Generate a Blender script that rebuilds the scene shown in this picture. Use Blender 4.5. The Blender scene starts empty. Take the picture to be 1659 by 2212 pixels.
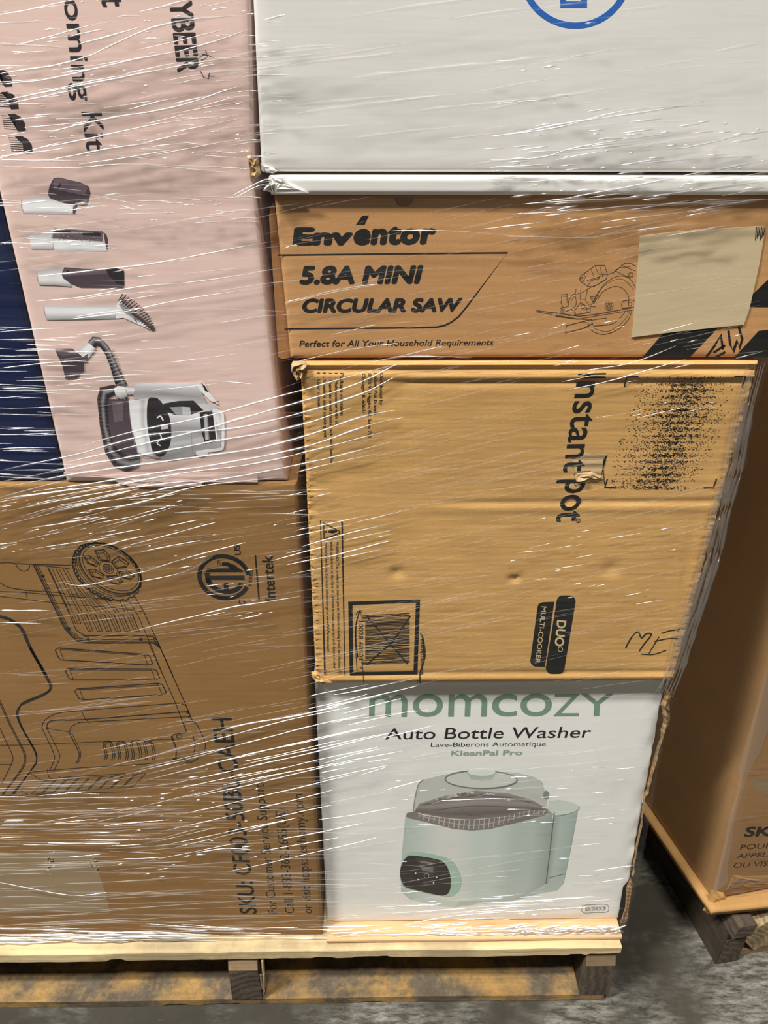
import bpy, bmesh, math, random
from mathutils import Vector, Matrix

# ------------------------------------------------------------------ camera
SC = bpy.context.scene
COL = SC.collection
FOC, PITCH, YAW, ROLL = 1650.0, 29.18, 0.943, 0.177      # focal length in pixels of a 1659 x 2212 frame
CAM = Vector((0.0, -0.641, 1.16))
_p, _y, _r = map(math.radians, (PITCH, YAW, ROLL))
FW = Vector((math.sin(_y) * math.cos(_p), math.cos(_y) * math.cos(_p), -math.sin(_p)))
_rt = Vector((math.cos(_y), -math.sin(_y), 0)); _up = _rt.cross(FW)
RT = math.cos(_r) * _rt + math.sin(_r) * _up
UP = -math.sin(_r) * _rt + math.cos(_r) * _up
cd = bpy.data.cameras.new('camera'); cam = bpy.data.objects.new('camera', cd); COL.objects.link(cam)
cam.matrix_world = Matrix(((RT.x, UP.x, -FW.x, CAM.x), (RT.y, UP.y, -FW.y, CAM.y), (RT.z, UP.z, -FW.z, CAM.z), (0, 0, 0, 1)))
cd.sensor_fit = 'VERTICAL'; cd.sensor_height = 36.0; cd.lens = FOC / 2212.0 * 36.0; cd.clip_start = 0.02
SC.camera = cam

# ------------------------------------------------------------------ world, lamps, exposure
w = bpy.data.worlds.new('world'); SC.world = w; w.use_nodes = True
w.node_tree.nodes['Background'].inputs[0].default_value = (1.0, 0.95, 0.88, 1)
w.node_tree.nodes['Background'].inputs[1].default_value = 0.022
def strip_lamp(loc, size, power, color=(1.0, 0.985, 0.945)):
    l = bpy.data.lights.new('ceiling_strip', 'AREA'); l.shape = 'RECTANGLE'; l.size, l.size_y = size
    l.energy = power; l.color = color
    o = bpy.data.objects.new('ceiling_strip_light', l); COL.objects.link(o); o.location = loc
    o['kind'] = 'helper'
    return o
strip_lamp((-4.3, -2.2, 7.2), (2.4, 0.4), 1120)
strip_lamp((0.15, -2.8, 7.2), (1.3, 0.4), 440)
strip_lamp((-1.0, -7.0, 7.2), (4.2, 0.4), 50)  # far strip, added to give the film folds more highlight lines
SC.view_settings.view_transform = 'Standard'; SC.view_settings.look = 'None'
SC.view_settings.gamma = 1.0; SC.view_settings.use_curve_mapping = False
SC.view_settings.exposure = -0.06

# ------------------------------------------------------------------ helpers
def ray(px, py):
    return RT * ((px - 829.5) / FOC) - UP * ((py - 1106.0) / FOC) + FW
def at_y(px, py, y=0.0):
    d = ray(px, py); return CAM + d * ((y - CAM.y) / d.y)
def at_z(px, py, z=0.0):
    d = ray(px, py); return CAM + d * ((z - CAM.z) / d.z)
def at_plane(px, py, p0, n):
    d = ray(px, py); return CAM + d * ((p0 - CAM).dot(n) / d.dot(n))
def zoom(ox, oy, s):
    return lambda pts: [(ox + x / s, oy + y / s) for x, y in pts]
def lin(c): return c / 12.92 if c <= 0.04045 else ((c + 0.055) / 1.055) ** 2.4
GAIN = 0.74
def rgb(r, g, b, k=1.0):
    return tuple(min(0.9, lin(v / 255.0) / GAIN * k) for v in (r, g, b)) + (1.0,)

def link(name, me, mat, parent=None, smooth=False):
    o = bpy.data.objects.new(name, me); COL.objects.link(o)
    if mat is not None: me.materials.append(mat)
    if smooth: me.polygons.foreach_set('use_smooth', [True] * len(me.polygons))
    if parent is not None:
        o.parent = parent
        me.transform(Matrix.Translation(-parent_loc(parent)))
    return o
def parent_loc(p):
    v = Vector((0, 0, 0))
    while p is not None: v = v + p.location; p = p.parent
    return v
def thing(name, label, cat, loc, group=None):
    o = bpy.data.objects.new(name, None); COL.objects.link(o); o.location = loc
    o['label'] = label; o['category'] = cat
    if group: o['group'] = group
    return o
def mesh(name, verts, faces):
    me = bpy.data.meshes.new(name); me.from_pydata([tuple(v) for v in verts], [], faces); me.update(); return me

# ------------------------------------------------------------------ materials
def newmat(name):
    m = bpy.data.materials.new(name); m.use_nodes = True
    nt = m.node_tree; b = nt.nodes['Principled BSDF']; return m, nt, b
def N(nt, t, **kw):
    n = nt.nodes.new(t)
    for k, v in kw.items():
        if k in n.inputs: n.inputs[k].default_value = v
        else: setattr(n, k, v)
    return n
def L(nt, a, b): nt.links.new(a, b)
def coords(nt, scale=(1, 1, 1), rot=(0, 0, 0), pos=False):
    if pos: src = N(nt, 'ShaderNodeNewGeometry').outputs['Position']
    else: src = N(nt, 'ShaderNodeTexCoord').outputs['Object']
    mp = N(nt, 'ShaderNodeMapping'); mp.inputs['Scale'].default_value = scale; mp.inputs['Rotation'].default_value = rot
    L(nt, src, mp.inputs['Vector']); return mp.outputs['Vector']
def noise(nt, vec, scale, detail=4, rough=0.55):
    n = N(nt, 'ShaderNodeTexNoise', Scale=scale, Detail=detail, Roughness=rough); L(nt, vec, n.inputs['Vector']); return n.outputs['Fac']
def ramp(nt, fac, stops):
    r = N(nt, 'ShaderNodeValToRGB'); cr = r.color_ramp
    while len(cr.elements) < len(stops): cr.elements.new(0.5)
    for e, (p, c) in zip(cr.elements, stops):
        e.position = p; e.color = c if len(c) == 4 else tuple(c) + (1,)
    L(nt, fac, r.inputs['Fac']); return r.outputs['Color']
def mixc(nt, fac, a, b, mode='MIX'):
    m = N(nt, 'ShaderNodeMix'); m.data_type = 'RGBA'; m.blend_type = mode
    for s, v in ((0, fac), (6, a), (7, b)):
        if hasattr(v, 'is_linked'): L(nt, v, m.inputs[s])
        else: m.inputs[s].default_value = v
    return m.outputs[2]
def bump(nt, h, strength, dist, b):
    n = N(nt, 'ShaderNodeBump', Strength=strength, Distance=dist); L(nt, h, n.inputs['Height']); L(nt, n.outputs['Normal'], b.inputs['Normal'])

def cardboard(name, c, grime=0.35, flute=0.25):
    m, nt, b = newmat(name)
    v = coords(nt)
    blot = noise(nt, v, 5, 5, 0.6)

    col = ramp(nt, blot, [(0.3, tuple(x * 0.86 for x in c[:3])), (0.7, tuple(min(1, x * 1.10) for x in c[:3]))])
    fib = noise(nt, coords(nt, (9, 9, 210)), 1.6, 6, 0.65)
    col = mixc(nt, grime * 0.55, col, ramp(nt, fib, [(0.35, (0.45, 0.43, 0.42)), (0.62, (1, 1, 1))]), 'MULTIPLY')
    grain = noise(nt, v, 650, 3, 0.7)
    col = mixc(nt, 0.22, col, ramp(nt, grain, [(0.3, (0.5, 0.5, 0.5)), (0.7, (1.25, 1.25, 1.25))]), 'MULTIPLY')
    L(nt, col, b.inputs['Base Color']); b.inputs['Roughness'].default_value = 0.72; b.inputs['Specular IOR Level'].default_value = 0.25
    wv = N(nt, 'ShaderNodeTexWave', Scale=1.0, Distortion=1.5, Detail=2.0); wv.bands_direction = 'Z'
    L(nt, coords(nt, (4, 4, 36)), wv.inputs['Vector'])
    h = mixc(nt, 0.55, wv.outputs['Fac'], fib)
    bump(nt, h, flute, 0.0035, b)
    return m
def board(name, c, rough=0.55, var=0.06):
    m, nt, b = newmat(name)
    v = coords(nt)
    col = ramp(nt, noise(nt, v, 6, 5), [(0.3, tuple(x * (1 - var) for x in c[:3])), (0.7, tuple(min(1, x * (1 + var)) for x in c[:3]))])
    fib = noise(nt, coords(nt, (5, 5, 90)), 2.0, 5, 0.6)
    col = mixc(nt, 0.10, col, ramp(nt, fib, [(0.35, (0.82, 0.81, 0.80)), (0.6, (1, 1, 1))]), 'MULTIPLY')
    L(nt, col, b.inputs['Base Color']); b.inputs['Roughness'].default_value = rough; b.inputs['Specular IOR Level'].default_value = 0.3
    bump(nt, fib, 0.04, 0.003, b)
    return m
def wood(name, c, dark, amount=0.5, axis='X'):
    m, nt, b = newmat(name)
    s = (3, 60, 60) if axis == 'X' else (60, 3, 60)
    g = noise(nt, coords(nt, s), 1.3, 6, 0.6)
    col = ramp(nt, g, [(0.3, tuple(x * 0.72 for x in c[:3])), (0.55, c[:3]), (0.75, tuple(min(1, x * 1.18) for x in c[:3]))])
    oi = N(nt, 'ShaderNodeObjectInfo')
    vec = coords(nt); add = N(nt, 'ShaderNodeVectorMath', operation='ADD'); L(nt, vec, add.inputs[0])
    mul = N(nt, 'ShaderNodeMath', operation='MULTIPLY'); L(nt, oi.outputs['Random'], mul.inputs[0]); mul.inputs[1].default_value = 37.0
    L(nt, mul.outputs[0], add.inputs[1])
    st = noise(nt, add.outputs[0], 7, 8, 0.72)
    f = ramp(nt, st, [(0.50 - 0.16 * amount, (0, 0, 0)), (0.62 - 0.1 * amount, (1, 1, 1))])
    sc = N(nt, 'ShaderNodeMath', operation='MULTIPLY'); L(nt, f, sc.inputs[0]); sc.inputs[1].default_value = min(1.0, amount * 1.2)
    dk = ramp(nt, noise(nt, vec, 60, 5, 0.7), [(0.3, tuple(x * 0.6 for x in dark[:3])), (0.7, tuple(x * 1.5 for x in dark[:3]))])
    col = mixc(nt, sc.outputs[0], col, dk)
    L(nt, col, b.inputs['Base Color']); b.inputs['Roughness'].default_value = 0.75; b.inputs['Specular IOR Level'].default_value = 0.25
    bump(nt, g, 0.5, 0.003, b)
    return m
def endgrain(name, c, dark, ring=26.0):
    m, nt, b = newmat(name)
    v = coords(nt)
    wob = noise(nt, v, 22, 3, 0.6)
    wv = N(nt, 'ShaderNodeTexWave', Scale=ring, Distortion=7.0, Detail=4.0); wv.wave_type = 'RINGS'; wv.rings_direction = 'Y'
    wv.inputs['Detail Roughness'].default_value = 0.7
    mp = coords(nt, (1, 1, 1)); L(nt, mp, wv.inputs['Vector'])
    f = mixc(nt, 0.78, wv.outputs['Fac'], noise(nt, coords(nt, (140, 10, 70), (0, 0.6, 0)), 1.0, 6, 0.75))
    col = ramp(nt, f, [(0.3, dark[:3]), (0.7, c[:3])])
    col = mixc(nt, 0.6, col, ramp(nt, wob, [(0.35, (0.45, 0.43, 0.4)), (0.65, (1.25, 1.2, 1.15))]), 'MULTIPLY')
    L(nt, col, b.inputs['Base Color']); b.inputs['Roughness'].default_value = 0.85
    bump(nt, f, 0.5, 0.003, b)
    return m
def plain(name, c, rough=0.5, spec=0.3):
    m, nt, b = newmat(name)
    col = mixc(nt, 0.12, c, ramp(nt, noise(nt, coords(nt), 300, 3), [(0.3, (0.5, 0.5, 0.5)), (0.7, (1.3, 1.3, 1.3))]), 'MULTIPLY')
    L(nt, col, b.inputs['Base Color']); b.inputs['Roughness'].default_value = rough; b.inputs['Specular IOR Level'].default_value = spec
    return m
def print_mat():
    m, nt, b = newmat('printed_picture')
    a = N(nt, 'ShaderNodeVertexColor'); a.layer_name = 'Col'
    L(nt, a.outputs['Color'], b.inputs['Base Color']); b.inputs['Roughness'].default_value = 0.55; b.inputs['Specular IOR Level'].default_value = 0.3
    return m
def film_mat(name, base_veil, veil, gloss, rough, bumps=True):
    m = bpy.data.materials.new(name); m.use_nodes = True; nt = m.node_tree; nt.nodes.clear()
    out = N(nt, 'ShaderNodeOutputMaterial')
    tr = N(nt, 'ShaderNodeBsdfTransparent'); tr.inputs[0].default_value = (0.98, 0.98, 0.975, 1)
    df = N(nt, 'ShaderNodeBsdfDiffuse'); df.inputs[0].default_value = (0.86, 0.85, 0.86, 1)
    gl = N(nt, 'ShaderNodeBsdfGlossy', Roughness=rough); gl.inputs[0].default_value = (1, 1, 1, 1)
    m1 = N(nt, 'ShaderNodeMixShader'); m2 = N(nt, 'ShaderNodeMixShader')
    L(nt, tr.outputs[0], m1.inputs[1]); L(nt, df.outputs[0], m1.inputs[2])
    L(nt, m1.outputs[0], m2.inputs[1]); L(nt, gl.outputs[0], m2.inputs[2]); L(nt, m2.outputs[0], out.inputs[0])
    m2.inputs[0].default_value = gloss
    if bumps:
        a = math.radians(11.5)
        n1 = noise(nt, coords(nt, (2.2, 1, 120), (0, a, 0), True), 1.0, 6, 0.6)
        n2 = noise(nt, coords(nt, (1.6, 1, 150), (0, 0, 0), True), 1.0, 6, 0.6)
        big = noise(nt, coords(nt, (1.3, 1, 5), (0, a, 0), True), 1.6, 3, 0.5)
        s = mixc(nt, 0.45, n1, n2)
        f = ramp(nt, s, [(0.42, (0, 0, 0)), (0.66, (1, 1, 1))])
        f2 = ramp(nt, big, [(0.38, (0.25, 0.25, 0.25)), (0.64, (1, 1, 1))])
        mm = N(nt, 'ShaderNodeMath', operation='MULTIPLY'); L(nt, f, mm.inputs[0]); L(nt, f2, mm.inputs[1])
        ma = N(nt, 'ShaderNodeMath', operation='MULTIPLY_ADD'); L(nt, mm.outputs[0], ma.inputs[0]); ma.inputs[1].default_value = veil; ma.inputs[2].default_value = base_veil
        L(nt, ma.outputs[0], m1.inputs[0])
        bp = N(nt, 'ShaderNodeBump', Strength=0.6, Distance=0.005); L(nt, s, bp.inputs['Height']); L(nt, bp.outputs[0], gl.inputs['Normal'])
    else:
        m1.inputs[0].default_value = base_veil
    return m
def concrete():
    m, nt, b = newmat('worn_concrete')
    v = coords(nt)
    col = ramp(nt, noise(nt, v, 3, 7, 0.62), [(0.3, (0.026, 0.023, 0.017)), (0.7, (0.066, 0.058, 0.043))])
    scuff = noise(nt, coords(nt, (34, 120, 1), (0, 0, 0.75)), 1.0, 10, 0.78)
    patch = noise(nt, coords(nt), 2.6, 5, 0.6)
    f1 = ramp(nt, patch, [(0.47, (0, 0, 0)), (0.60, (1, 1, 1))]); f2 = ramp(nt, scuff, [(0.42, (0, 0, 0)), (0.62, (1, 1, 1))])
    f = mixc(nt, 1.0, f1, f2, 'MULTIPLY')
    col = mixc(nt, f, col, (0.27, 0.26, 0.22, 1))
    sp = noise(nt, v, 90, 3, 0.6); col = mixc(nt, ramp(nt, sp, [(0.73, (0, 0, 0)), (0.77, (1, 1, 1))]), col, (0.42, 0.40, 0.36, 1))
    L(nt, col, b.inputs['Base Color']); b.inputs['Roughness'].default_value = 0.5; b.inputs['Specular IOR Level'].default_value = 0.35
    bump(nt, noise(nt, v, 40, 6, 0.7), 0.15, 0.004, b)
    return m

M = {}
M['tan'] = cardboard('tan_cardboard', rgb(196, 153, 93), 0.8, 0.05)
M['saw'] = cardboard('brown_cardboard', rgb(182, 136, 88), 0.35, 0.04)
M['umber'] = cardboard('umber_cardboard', rgb(136, 101, 58), 0.35, 0.02)
M['right'] = cardboard('dull_brown_cardboard', rgb(150, 114, 74), 0.2, 0.015)
M['sheet'] = cardboard('pinkish_cardboard', rgb(196, 160, 118), 0.4, 0.3)
M['torn'] = cardboard('torn_cardboard', rgb(180, 152, 112), 0.6, 0.4)
M['frayed'] = cardboard('frayed_cardboard', rgb(140, 112, 80), 0.6, 0.4)
M['white'] = board('white_coated_board', rgb(204, 201, 197))
M['washer'] = board('white_label_board', rgb(216, 212, 207))
M['pink'] = board('pink_coated_board', rgb(205, 178, 169), 0.5, 0.04)
M['navy'] = board('navy_coated_board', rgb(2, 18, 58), 0.6, 0.15)
M['ink'] = plain('black_ink', (0.014, 0.013, 0.012, 1), 0.5)
M['inkb'] = plain('brown_black_ink', (0.030, 0.022, 0.016, 1), 0.6)
M['inkf'] = plain('faint_brown_ink', (0.085, 0.050, 0.028, 1), 0.6)
M['inkp'] = plain('plum_ink', (0.035, 0.026, 0.030, 1), 0.5)
M['blue'] = plain('blue_ink', (0.025, 0.14, 0.52, 1), 0.45)
M['green'] = plain('green_ink', (0.21, 0.33, 0.23, 1), 0.5)
M['greenp'] = plain('pale_green_ink', (0.32, 0.42, 0.33, 1), 0.5)
M['greyink'] = plain('grey_ink', (0.27, 0.29, 0.27, 1), 0.5)
M['cream'] = plain('cream_ink', rgb(190, 165, 125), 0.6)
M['label'] = board('tan_paper_label', rgb(184, 165, 132), 0.8, 0.05)
M['labelg'] = board('grey_paper_label', rgb(138, 118, 90), 0.8, 0.05)
M['print'] = print_mat()
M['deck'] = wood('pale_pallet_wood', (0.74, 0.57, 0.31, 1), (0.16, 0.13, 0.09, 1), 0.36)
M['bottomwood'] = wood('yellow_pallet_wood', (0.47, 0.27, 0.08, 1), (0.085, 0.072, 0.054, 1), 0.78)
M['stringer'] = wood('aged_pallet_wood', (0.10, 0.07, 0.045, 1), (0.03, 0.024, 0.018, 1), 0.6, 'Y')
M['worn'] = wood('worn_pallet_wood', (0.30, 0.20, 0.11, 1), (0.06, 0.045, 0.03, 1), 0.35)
M['log'] = endgrain('sawn_end_grain', (0.60, 0.46, 0.25, 1), (0.24, 0.165, 0.08, 1), 40.0)
M['endw'] = endgrain('dark_end_grain', (0.13, 0.092, 0.062, 1), (0.045, 0.033, 0.024, 1))
M['floor'] = concrete()
M['film'] = film_mat('clear_film', 0.004, 0.035, 0.014, 0.14)
M['fold'] = film_mat('film_fold', 0.06, 0.0, 0.27, 0.22, False)
M['crinkle'] = film_mat('film_crinkle', 0.25, 0.0, 0.35, 0.3, False)
M['lip'] = cardboard('lip_cardboard', rgb(168, 128, 78), 0.5, 0.1)
M['softfold'] = film_mat('film_soft_fold', 0.045, 0.0, 0.018, 0.30, False)
M['tape'] = film_mat('clear_tape', 0.10, 0.0, 0.07, 0.2, False)
M['shade'] = plain('painted_shade', (0.01, 0.009, 0.008, 1), 0.9)  # near-black colour for shade painted flat on the panels

# ------------------------------------------------------------------ builders
class Face:
    """A carton's front panel: a plane, a displacement over it, and pixel look-up onto it."""
    def __init__(self, p0, n, disp=None):
        self.p0, self.n, self.disp = Vector(p0), Vector(n).normalized(), disp
    def at(self, px, py, lift=0.0):
        p = at_plane(px, py, self.p0, self.n)
        if self.disp: p = p + self.n * max(0.0, self.disp(p))
        return p + self.n * lift
FY = lambda y, disp=None: Face((0, y, 0), (0, -1, 0), disp)

def carton(name, label, corners, face, depth, mat, group=None, back=None, nu=46, nv=46, bev=0.0035, seed=0, cat='carton', crush=0.0, warp=None):
    """corners: TL, TR, BR, BL points on the face plane. Rounded front panel, sides running back."""
    rnd = random.Random(seed)
    tl, tr, br, bl = corners
    root = thing(name, label, cat, (bl + br) / 2, group)
    wdt, hgt = (br - bl).length, (tl - bl).length
    def ticks(n, length):
        t = [0, bev * 0.12 / length, bev * 0.45 / length, bev / length]
        t += [bev / length + (1 - 2 * bev / length) * i / n for i in range(1, n)]
        return t + [1 - x for x in (bev / length, bev * 0.45 / length, bev * 0.12 / length, 0)]
    us, vs = ticks(nu, wdt), ticks(nv, hgt)
    V, Fc = [], []
    bk = back if back is not None else -face.n
    for v in vs:
        for u in us:
            p = bl.lerp(br, u).lerp(tl.lerp(tr, u), v)
            if warp: p = p + Vector((u * warp(p.z), 0, 0))
            if face.disp: p = p + face.n * face.disp(p)
            d = min(u * wdt, (1 - u) * wdt, v * hgt, (1 - v) * hgt)
            if d < bev: p = p + bk * (bev - math.sqrt(max(0, bev * bev - (bev - d) ** 2)))
            ed = min(u * wdt, (1 - u) * wdt)
            if crush and ed < 0.012 : p = p + bk * (crush * rnd.random() * (1 - ed / 0.012))
            V.append(p)
    nx, ny = len(us), len(vs)
    for j in range(ny - 1):
        for i in range(nx - 1):
            a = j * nx + i; Fc.append((a, a + 1, a + nx + 1, a + nx))
    loop = [i for i in range(nx)] + [j * nx + nx - 1 for j in range(1, ny)] + [(ny - 1) * nx + i for i in range(nx - 2, -1, -1)] + [j * nx for j in range(ny - 2, 0, -1)]
    base = len(V)
    for i in loop: V.append(V[i] + bk * depth)
    k = len(loop)
    for q in range(k):
        a, b = loop[q], loop[(q + 1) % k]; Fc.append((b, a, base + q, base + (q + 1) % k))
    Fc.append(tuple(base + q for q in range(k)))
    me = mesh('body', V, Fc)
    o = link('body', me, mat, root, True)
    me.polygons[-1].use_smooth = False
    me.set_sharp_from_angle(angle=math.radians(50))
    return root
def quad(face, pts): return [face.at(*p) for p in pts]

INK = 0.15      # prints lie this much closer than their stacking order
def flat(parent, face, name, polys, mat, lift=0.0007, label=None):
    """Printed shapes (lists of pixel outlines) lying on a panel, one mesh."""
    bm = bmesh.new()
    for pts in polys:
        vs = [bm.verts.new(face.at(x, y, lift * INK)) for x, y in pts]
        try: bm.faces.new(vs)
        except ValueError: pass
    bmesh.ops.triangulate(bm, faces=bm.faces[:])
    me = bpy.data.meshes.new(name); bm.to_mesh(me); bm.free()
    o = link(name, me, mat, parent)
    if label: o['label'] = label
    return o
def stroke_quads(pts, wd, closed=False):
    """outline quads (pixel space) for a line of width wd"""
    out = []; n = len(pts)
    seg = [(pts[i], pts[(i + 1) % n]) for i in range(n if closed else n - 1)]
    prev = None
    nrm = []
    for i in range(n):
        a = pts[i - 1] if (i > 0 or closed) else pts[i]; b = pts[(i + 1) % n] if (i < n - 1 or closed) else pts[i]
        dx, dy = b[0] - a[0], b[1] - a[1]; l = math.hypot(dx, dy) or 1
        nx, ny = -dy / l, dx / l
        # mitre
        if 0 < i < n - 1 or closed:
            p = pts[i]; ux, uy = p[0] - a[0], p[1] - a[1]; ul = math.hypot(ux, uy) or 1
            c = abs(nx * (-uy / ul) + ny * (ux / ul)); m = 1 / max(0.55, c)
        else: m = 1
        nrm.append((nx * m * wd / 2, ny * m * wd / 2))
    for i in range(n if closed else n - 1):
        j = (i + 1) % n
        (ax, ay), (bx, by), (na, nb), (ma, mb) = pts[i], pts[j], nrm[i], nrm[j]
        out.append([(ax - na, ay - nb), (bx - ma, by - mb), (bx + ma, by + mb), (ax + na, ay + nb)])
    return out
def lines(parent, face, name, strokes, mat, lift=0.0007, label=None):
    polys = []
    for s in strokes:
        pts, wd = s[0], s[1]
        polys += stroke_quads(pts, wd, len(s) > 2 and s[2])
    return flat(parent, face, name, polys, mat, lift, label)
def ellipse(cx, cy, rx, ry, rot=0.0, n=40, a0=0.0, a1=360.0):
    c, s = math.cos(math.radians(rot)), math.sin(math.radians(rot)); out = []
    full = abs(a1 - a0) >= 360
    for i in range(n if full else n + 1):
        a = math.radians(a0 + (a1 - a0) * i / n); x, y = rx * math.cos(a), ry * math.sin(a)
        out.append((cx + x * c - y * s, cy + x * s + y * c))
    return out
def smooth(pts, n=6, closed=False):
    out = []; m = len(pts)
    rng = range(m if closed else m - 1)
    for i in rng:
        p0 = pts[(i - 1) % m] if (i > 0 or closed) else pts[i]; p1 = pts[i]; p2 = pts[(i + 1) % m]
        p3 = pts[(i + 2) % m] if (i + 2 < m or closed) else p2
        for k in range(n):
            t = k / n; t2, t3 = t * t, t * t * t
            out.append(tuple(0.5 * (2 * p1[d] + (p2[d] - p0[d]) * t + (2 * p0[d] - 5 * p1[d] + 4 * p2[d] - p3[d]) * t2 + (3 * p1[d] - p0[d] - 3 * p2[d] + p3[d]) * t3) for d in (0, 1)))
    if not closed: out.append(pts[-1])
    return out

_cap = {}
def text(parent, face, s, p0, p1, ptop, mat, bold=0.0, name='lettering', fit='cap', lift=0.0008, space=1.0, res=4):
    """Printed words: baseline from p0 to p1, ptop above p0 at capital height (all pixel positions on the panel)."""
    cu = bpy.data.curves.new('lettering', 'FONT'); cu.body = s; cu.fill_mode = 'FRONT'; cu.resolution_u = res; cu.space_character = space
    ob = bpy.data.objects.new('lettering', cu); COL.objects.link(ob)
    dg = bpy.context.evaluated_depsgraph_get()
    me0 = bpy.data.meshes.new_from_object(ob.evaluated_get(dg))
    bpy.data.objects.remove(ob); bpy.data.curves.remove(cu)
    co = [(v.co.x, v.co.y) for v in me0.vertices]; fc = [tuple(p.vertices) for p in me0.polygons]; bpy.data.meshes.remove(me0)
    xs = [c[0] for c in co]; ys = [c[1] for c in co]
    x0, x1 = min(xs) - bold, max(xs) + bold
    yb, yt = (min(ys) - bold, max(ys) + bold) if fit == 'box' else (-bold, 0.73 + bold)
    dsp, face.disp = face.disp, None
    P0, P1, PT = (face.at(*q, lift * INK) for q in (p0, p1, ptop))
    face.disp = dsp
    ex, ey = P1 - P0, PT - P0
    shifts = [(0.0, 0.0)] if bold < 0.003 else [(bold * math.cos(k * math.pi / 4), bold * math.sin(k * math.pi / 4)) for k in range(8)]
    V, Fc = [], []
    for k, (dx, dy) in enumerate(shifts):
        q = len(V)
        V += [P0 + ex * ((x + dx - x0) / (x1 - x0)) + ey * ((y + dy - yb) / (yt - yb)) + face.n * (0.000004 * k) for x, y in co]
        Fc += [tuple(i + q for i in f) for f in fc]
    if dsp: V = [v + face.n * max(0.0, dsp(v)) for v in V]
    me = mesh(name, V, Fc)
    return link(name, me, mat, parent)

class Art:
    """A flat printed picture: coloured outlines laid over each other, one mesh with a colour per corner."""
    def __init__(self, face, conv): self.face, self.conv, self.items, self.k = face, conv, [], 0
    def poly(self, pts, col, sm=0):
        pts = self.conv(pts)
        if sm: pts = smooth(pts, sm, True)
        self.items.append(([pts], [col])); return self
    def line(self, pts, wd, col, sm=0, closed=False):
        pts = self.conv(pts)
        if sm: pts = smooth(pts, sm, closed)
        self.items.append((stroke_quads(pts, wd, closed), [col])); return self
    def strip(self, A, B, cols):
        """a band between two outlines A and B, colours running across from A to B"""
        A, B = self.conv(A), self.conv(B); k = len(cols) - 1; qs = []; cs = []
        for i in range(len(A) - 1):
            for j in range(k):
                t0, t1 = j / k, (j + 1) / k
                f = lambda P, Q, t: (P[0] + (Q[0] - P[0]) * t, P[1] + (Q[1] - P[1]) * t)
                qs.append([f(A[i], B[i], t0), f(A[i + 1], B[i + 1], t0), f(A[i + 1], B[i + 1], t1), f(A[i], B[i], t1)])
                cs.append((cols[j], cols[j], cols[j + 1], cols[j + 1]))
        self.items.append((qs, cs)); return self
    def build(self, parent, name, label=None):
        bm = bmesh.new(); cl = bm.loops.layers.color.new('Col'); lift = 0.0006
        for polys, cols in self.items:
            lift += 0.000025
            for i, pts in enumerate(polys):
                vs = [bm.verts.new(self.face.at(x, y, lift * INK)) for x, y in pts]
                c = cols[i] if len(cols) > 1 else cols[0]
                try: f = bm.faces.new(vs)
                except ValueError: continue
                for q, lp in enumerate(f.loops):
                    cc = c[q] if isinstance(c[0], tuple) else c
                    lp[cl] = tuple(12.92 * v if v <= 0.0031308 else 1.055 * v ** (1 / 2.4) - 0.055 for v in cc[:3]) + (1,)
        bmesh.ops.triangulate(bm, faces=[f for f in bm.faces if len(f.verts) > 4])
        me = bpy.data.meshes.new(name); bm.to_mesh(me); bm.free()
        o = link(name, me, M['print'], parent)
        if label: o['label'] = label
        return o

def crumple(parent, face, name, outline, mat, seed=1, amp=0.004, n=7, lift=0.001, label=None, back=0.0):
    """A torn or crushed scrap of board: the outline filled with a jittered fan of facets."""
    rnd = random.Random(seed)
    cx = sum(p[0] for p in outline) / len(outline); cy = sum(p[1] for p in outline) / len(outline)
    V, Fc = [], []; rings = 4; m = len(outline)
    for r in range(rings):
        t = 1 - r / rings
        for (x, y) in outline:
            V.append(face.at(cx + (x - cx) * t, cy + (y - cy) * t, lift + (rnd.random() * amp if r else 0.0)))
    V.append(face.at(cx, cy, lift + amp * rnd.random()))
    for r in range(rings - 1):
        for i in range(m):
            a, b = r * m + i, r * m + (i + 1) % m; Fc.append((a, b, b + m, a + m))
    for i in range(m): Fc.append(((rings - 1) * m + i, (rings - 1) * m + (i + 1) % m, len(V) - 1))
    # a back so the scrap has thickness
    nb = len(V)
    for (x, y) in outline: V.append(face.at(x, y, back))
    for i in range(m): Fc.append((i, (i + 1) % m, nb + (i + 1) % m, nb + i))
    o = link(name, mesh(name, V, Fc), mat, parent)
    if label: o['label'] = label
    return o

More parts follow.
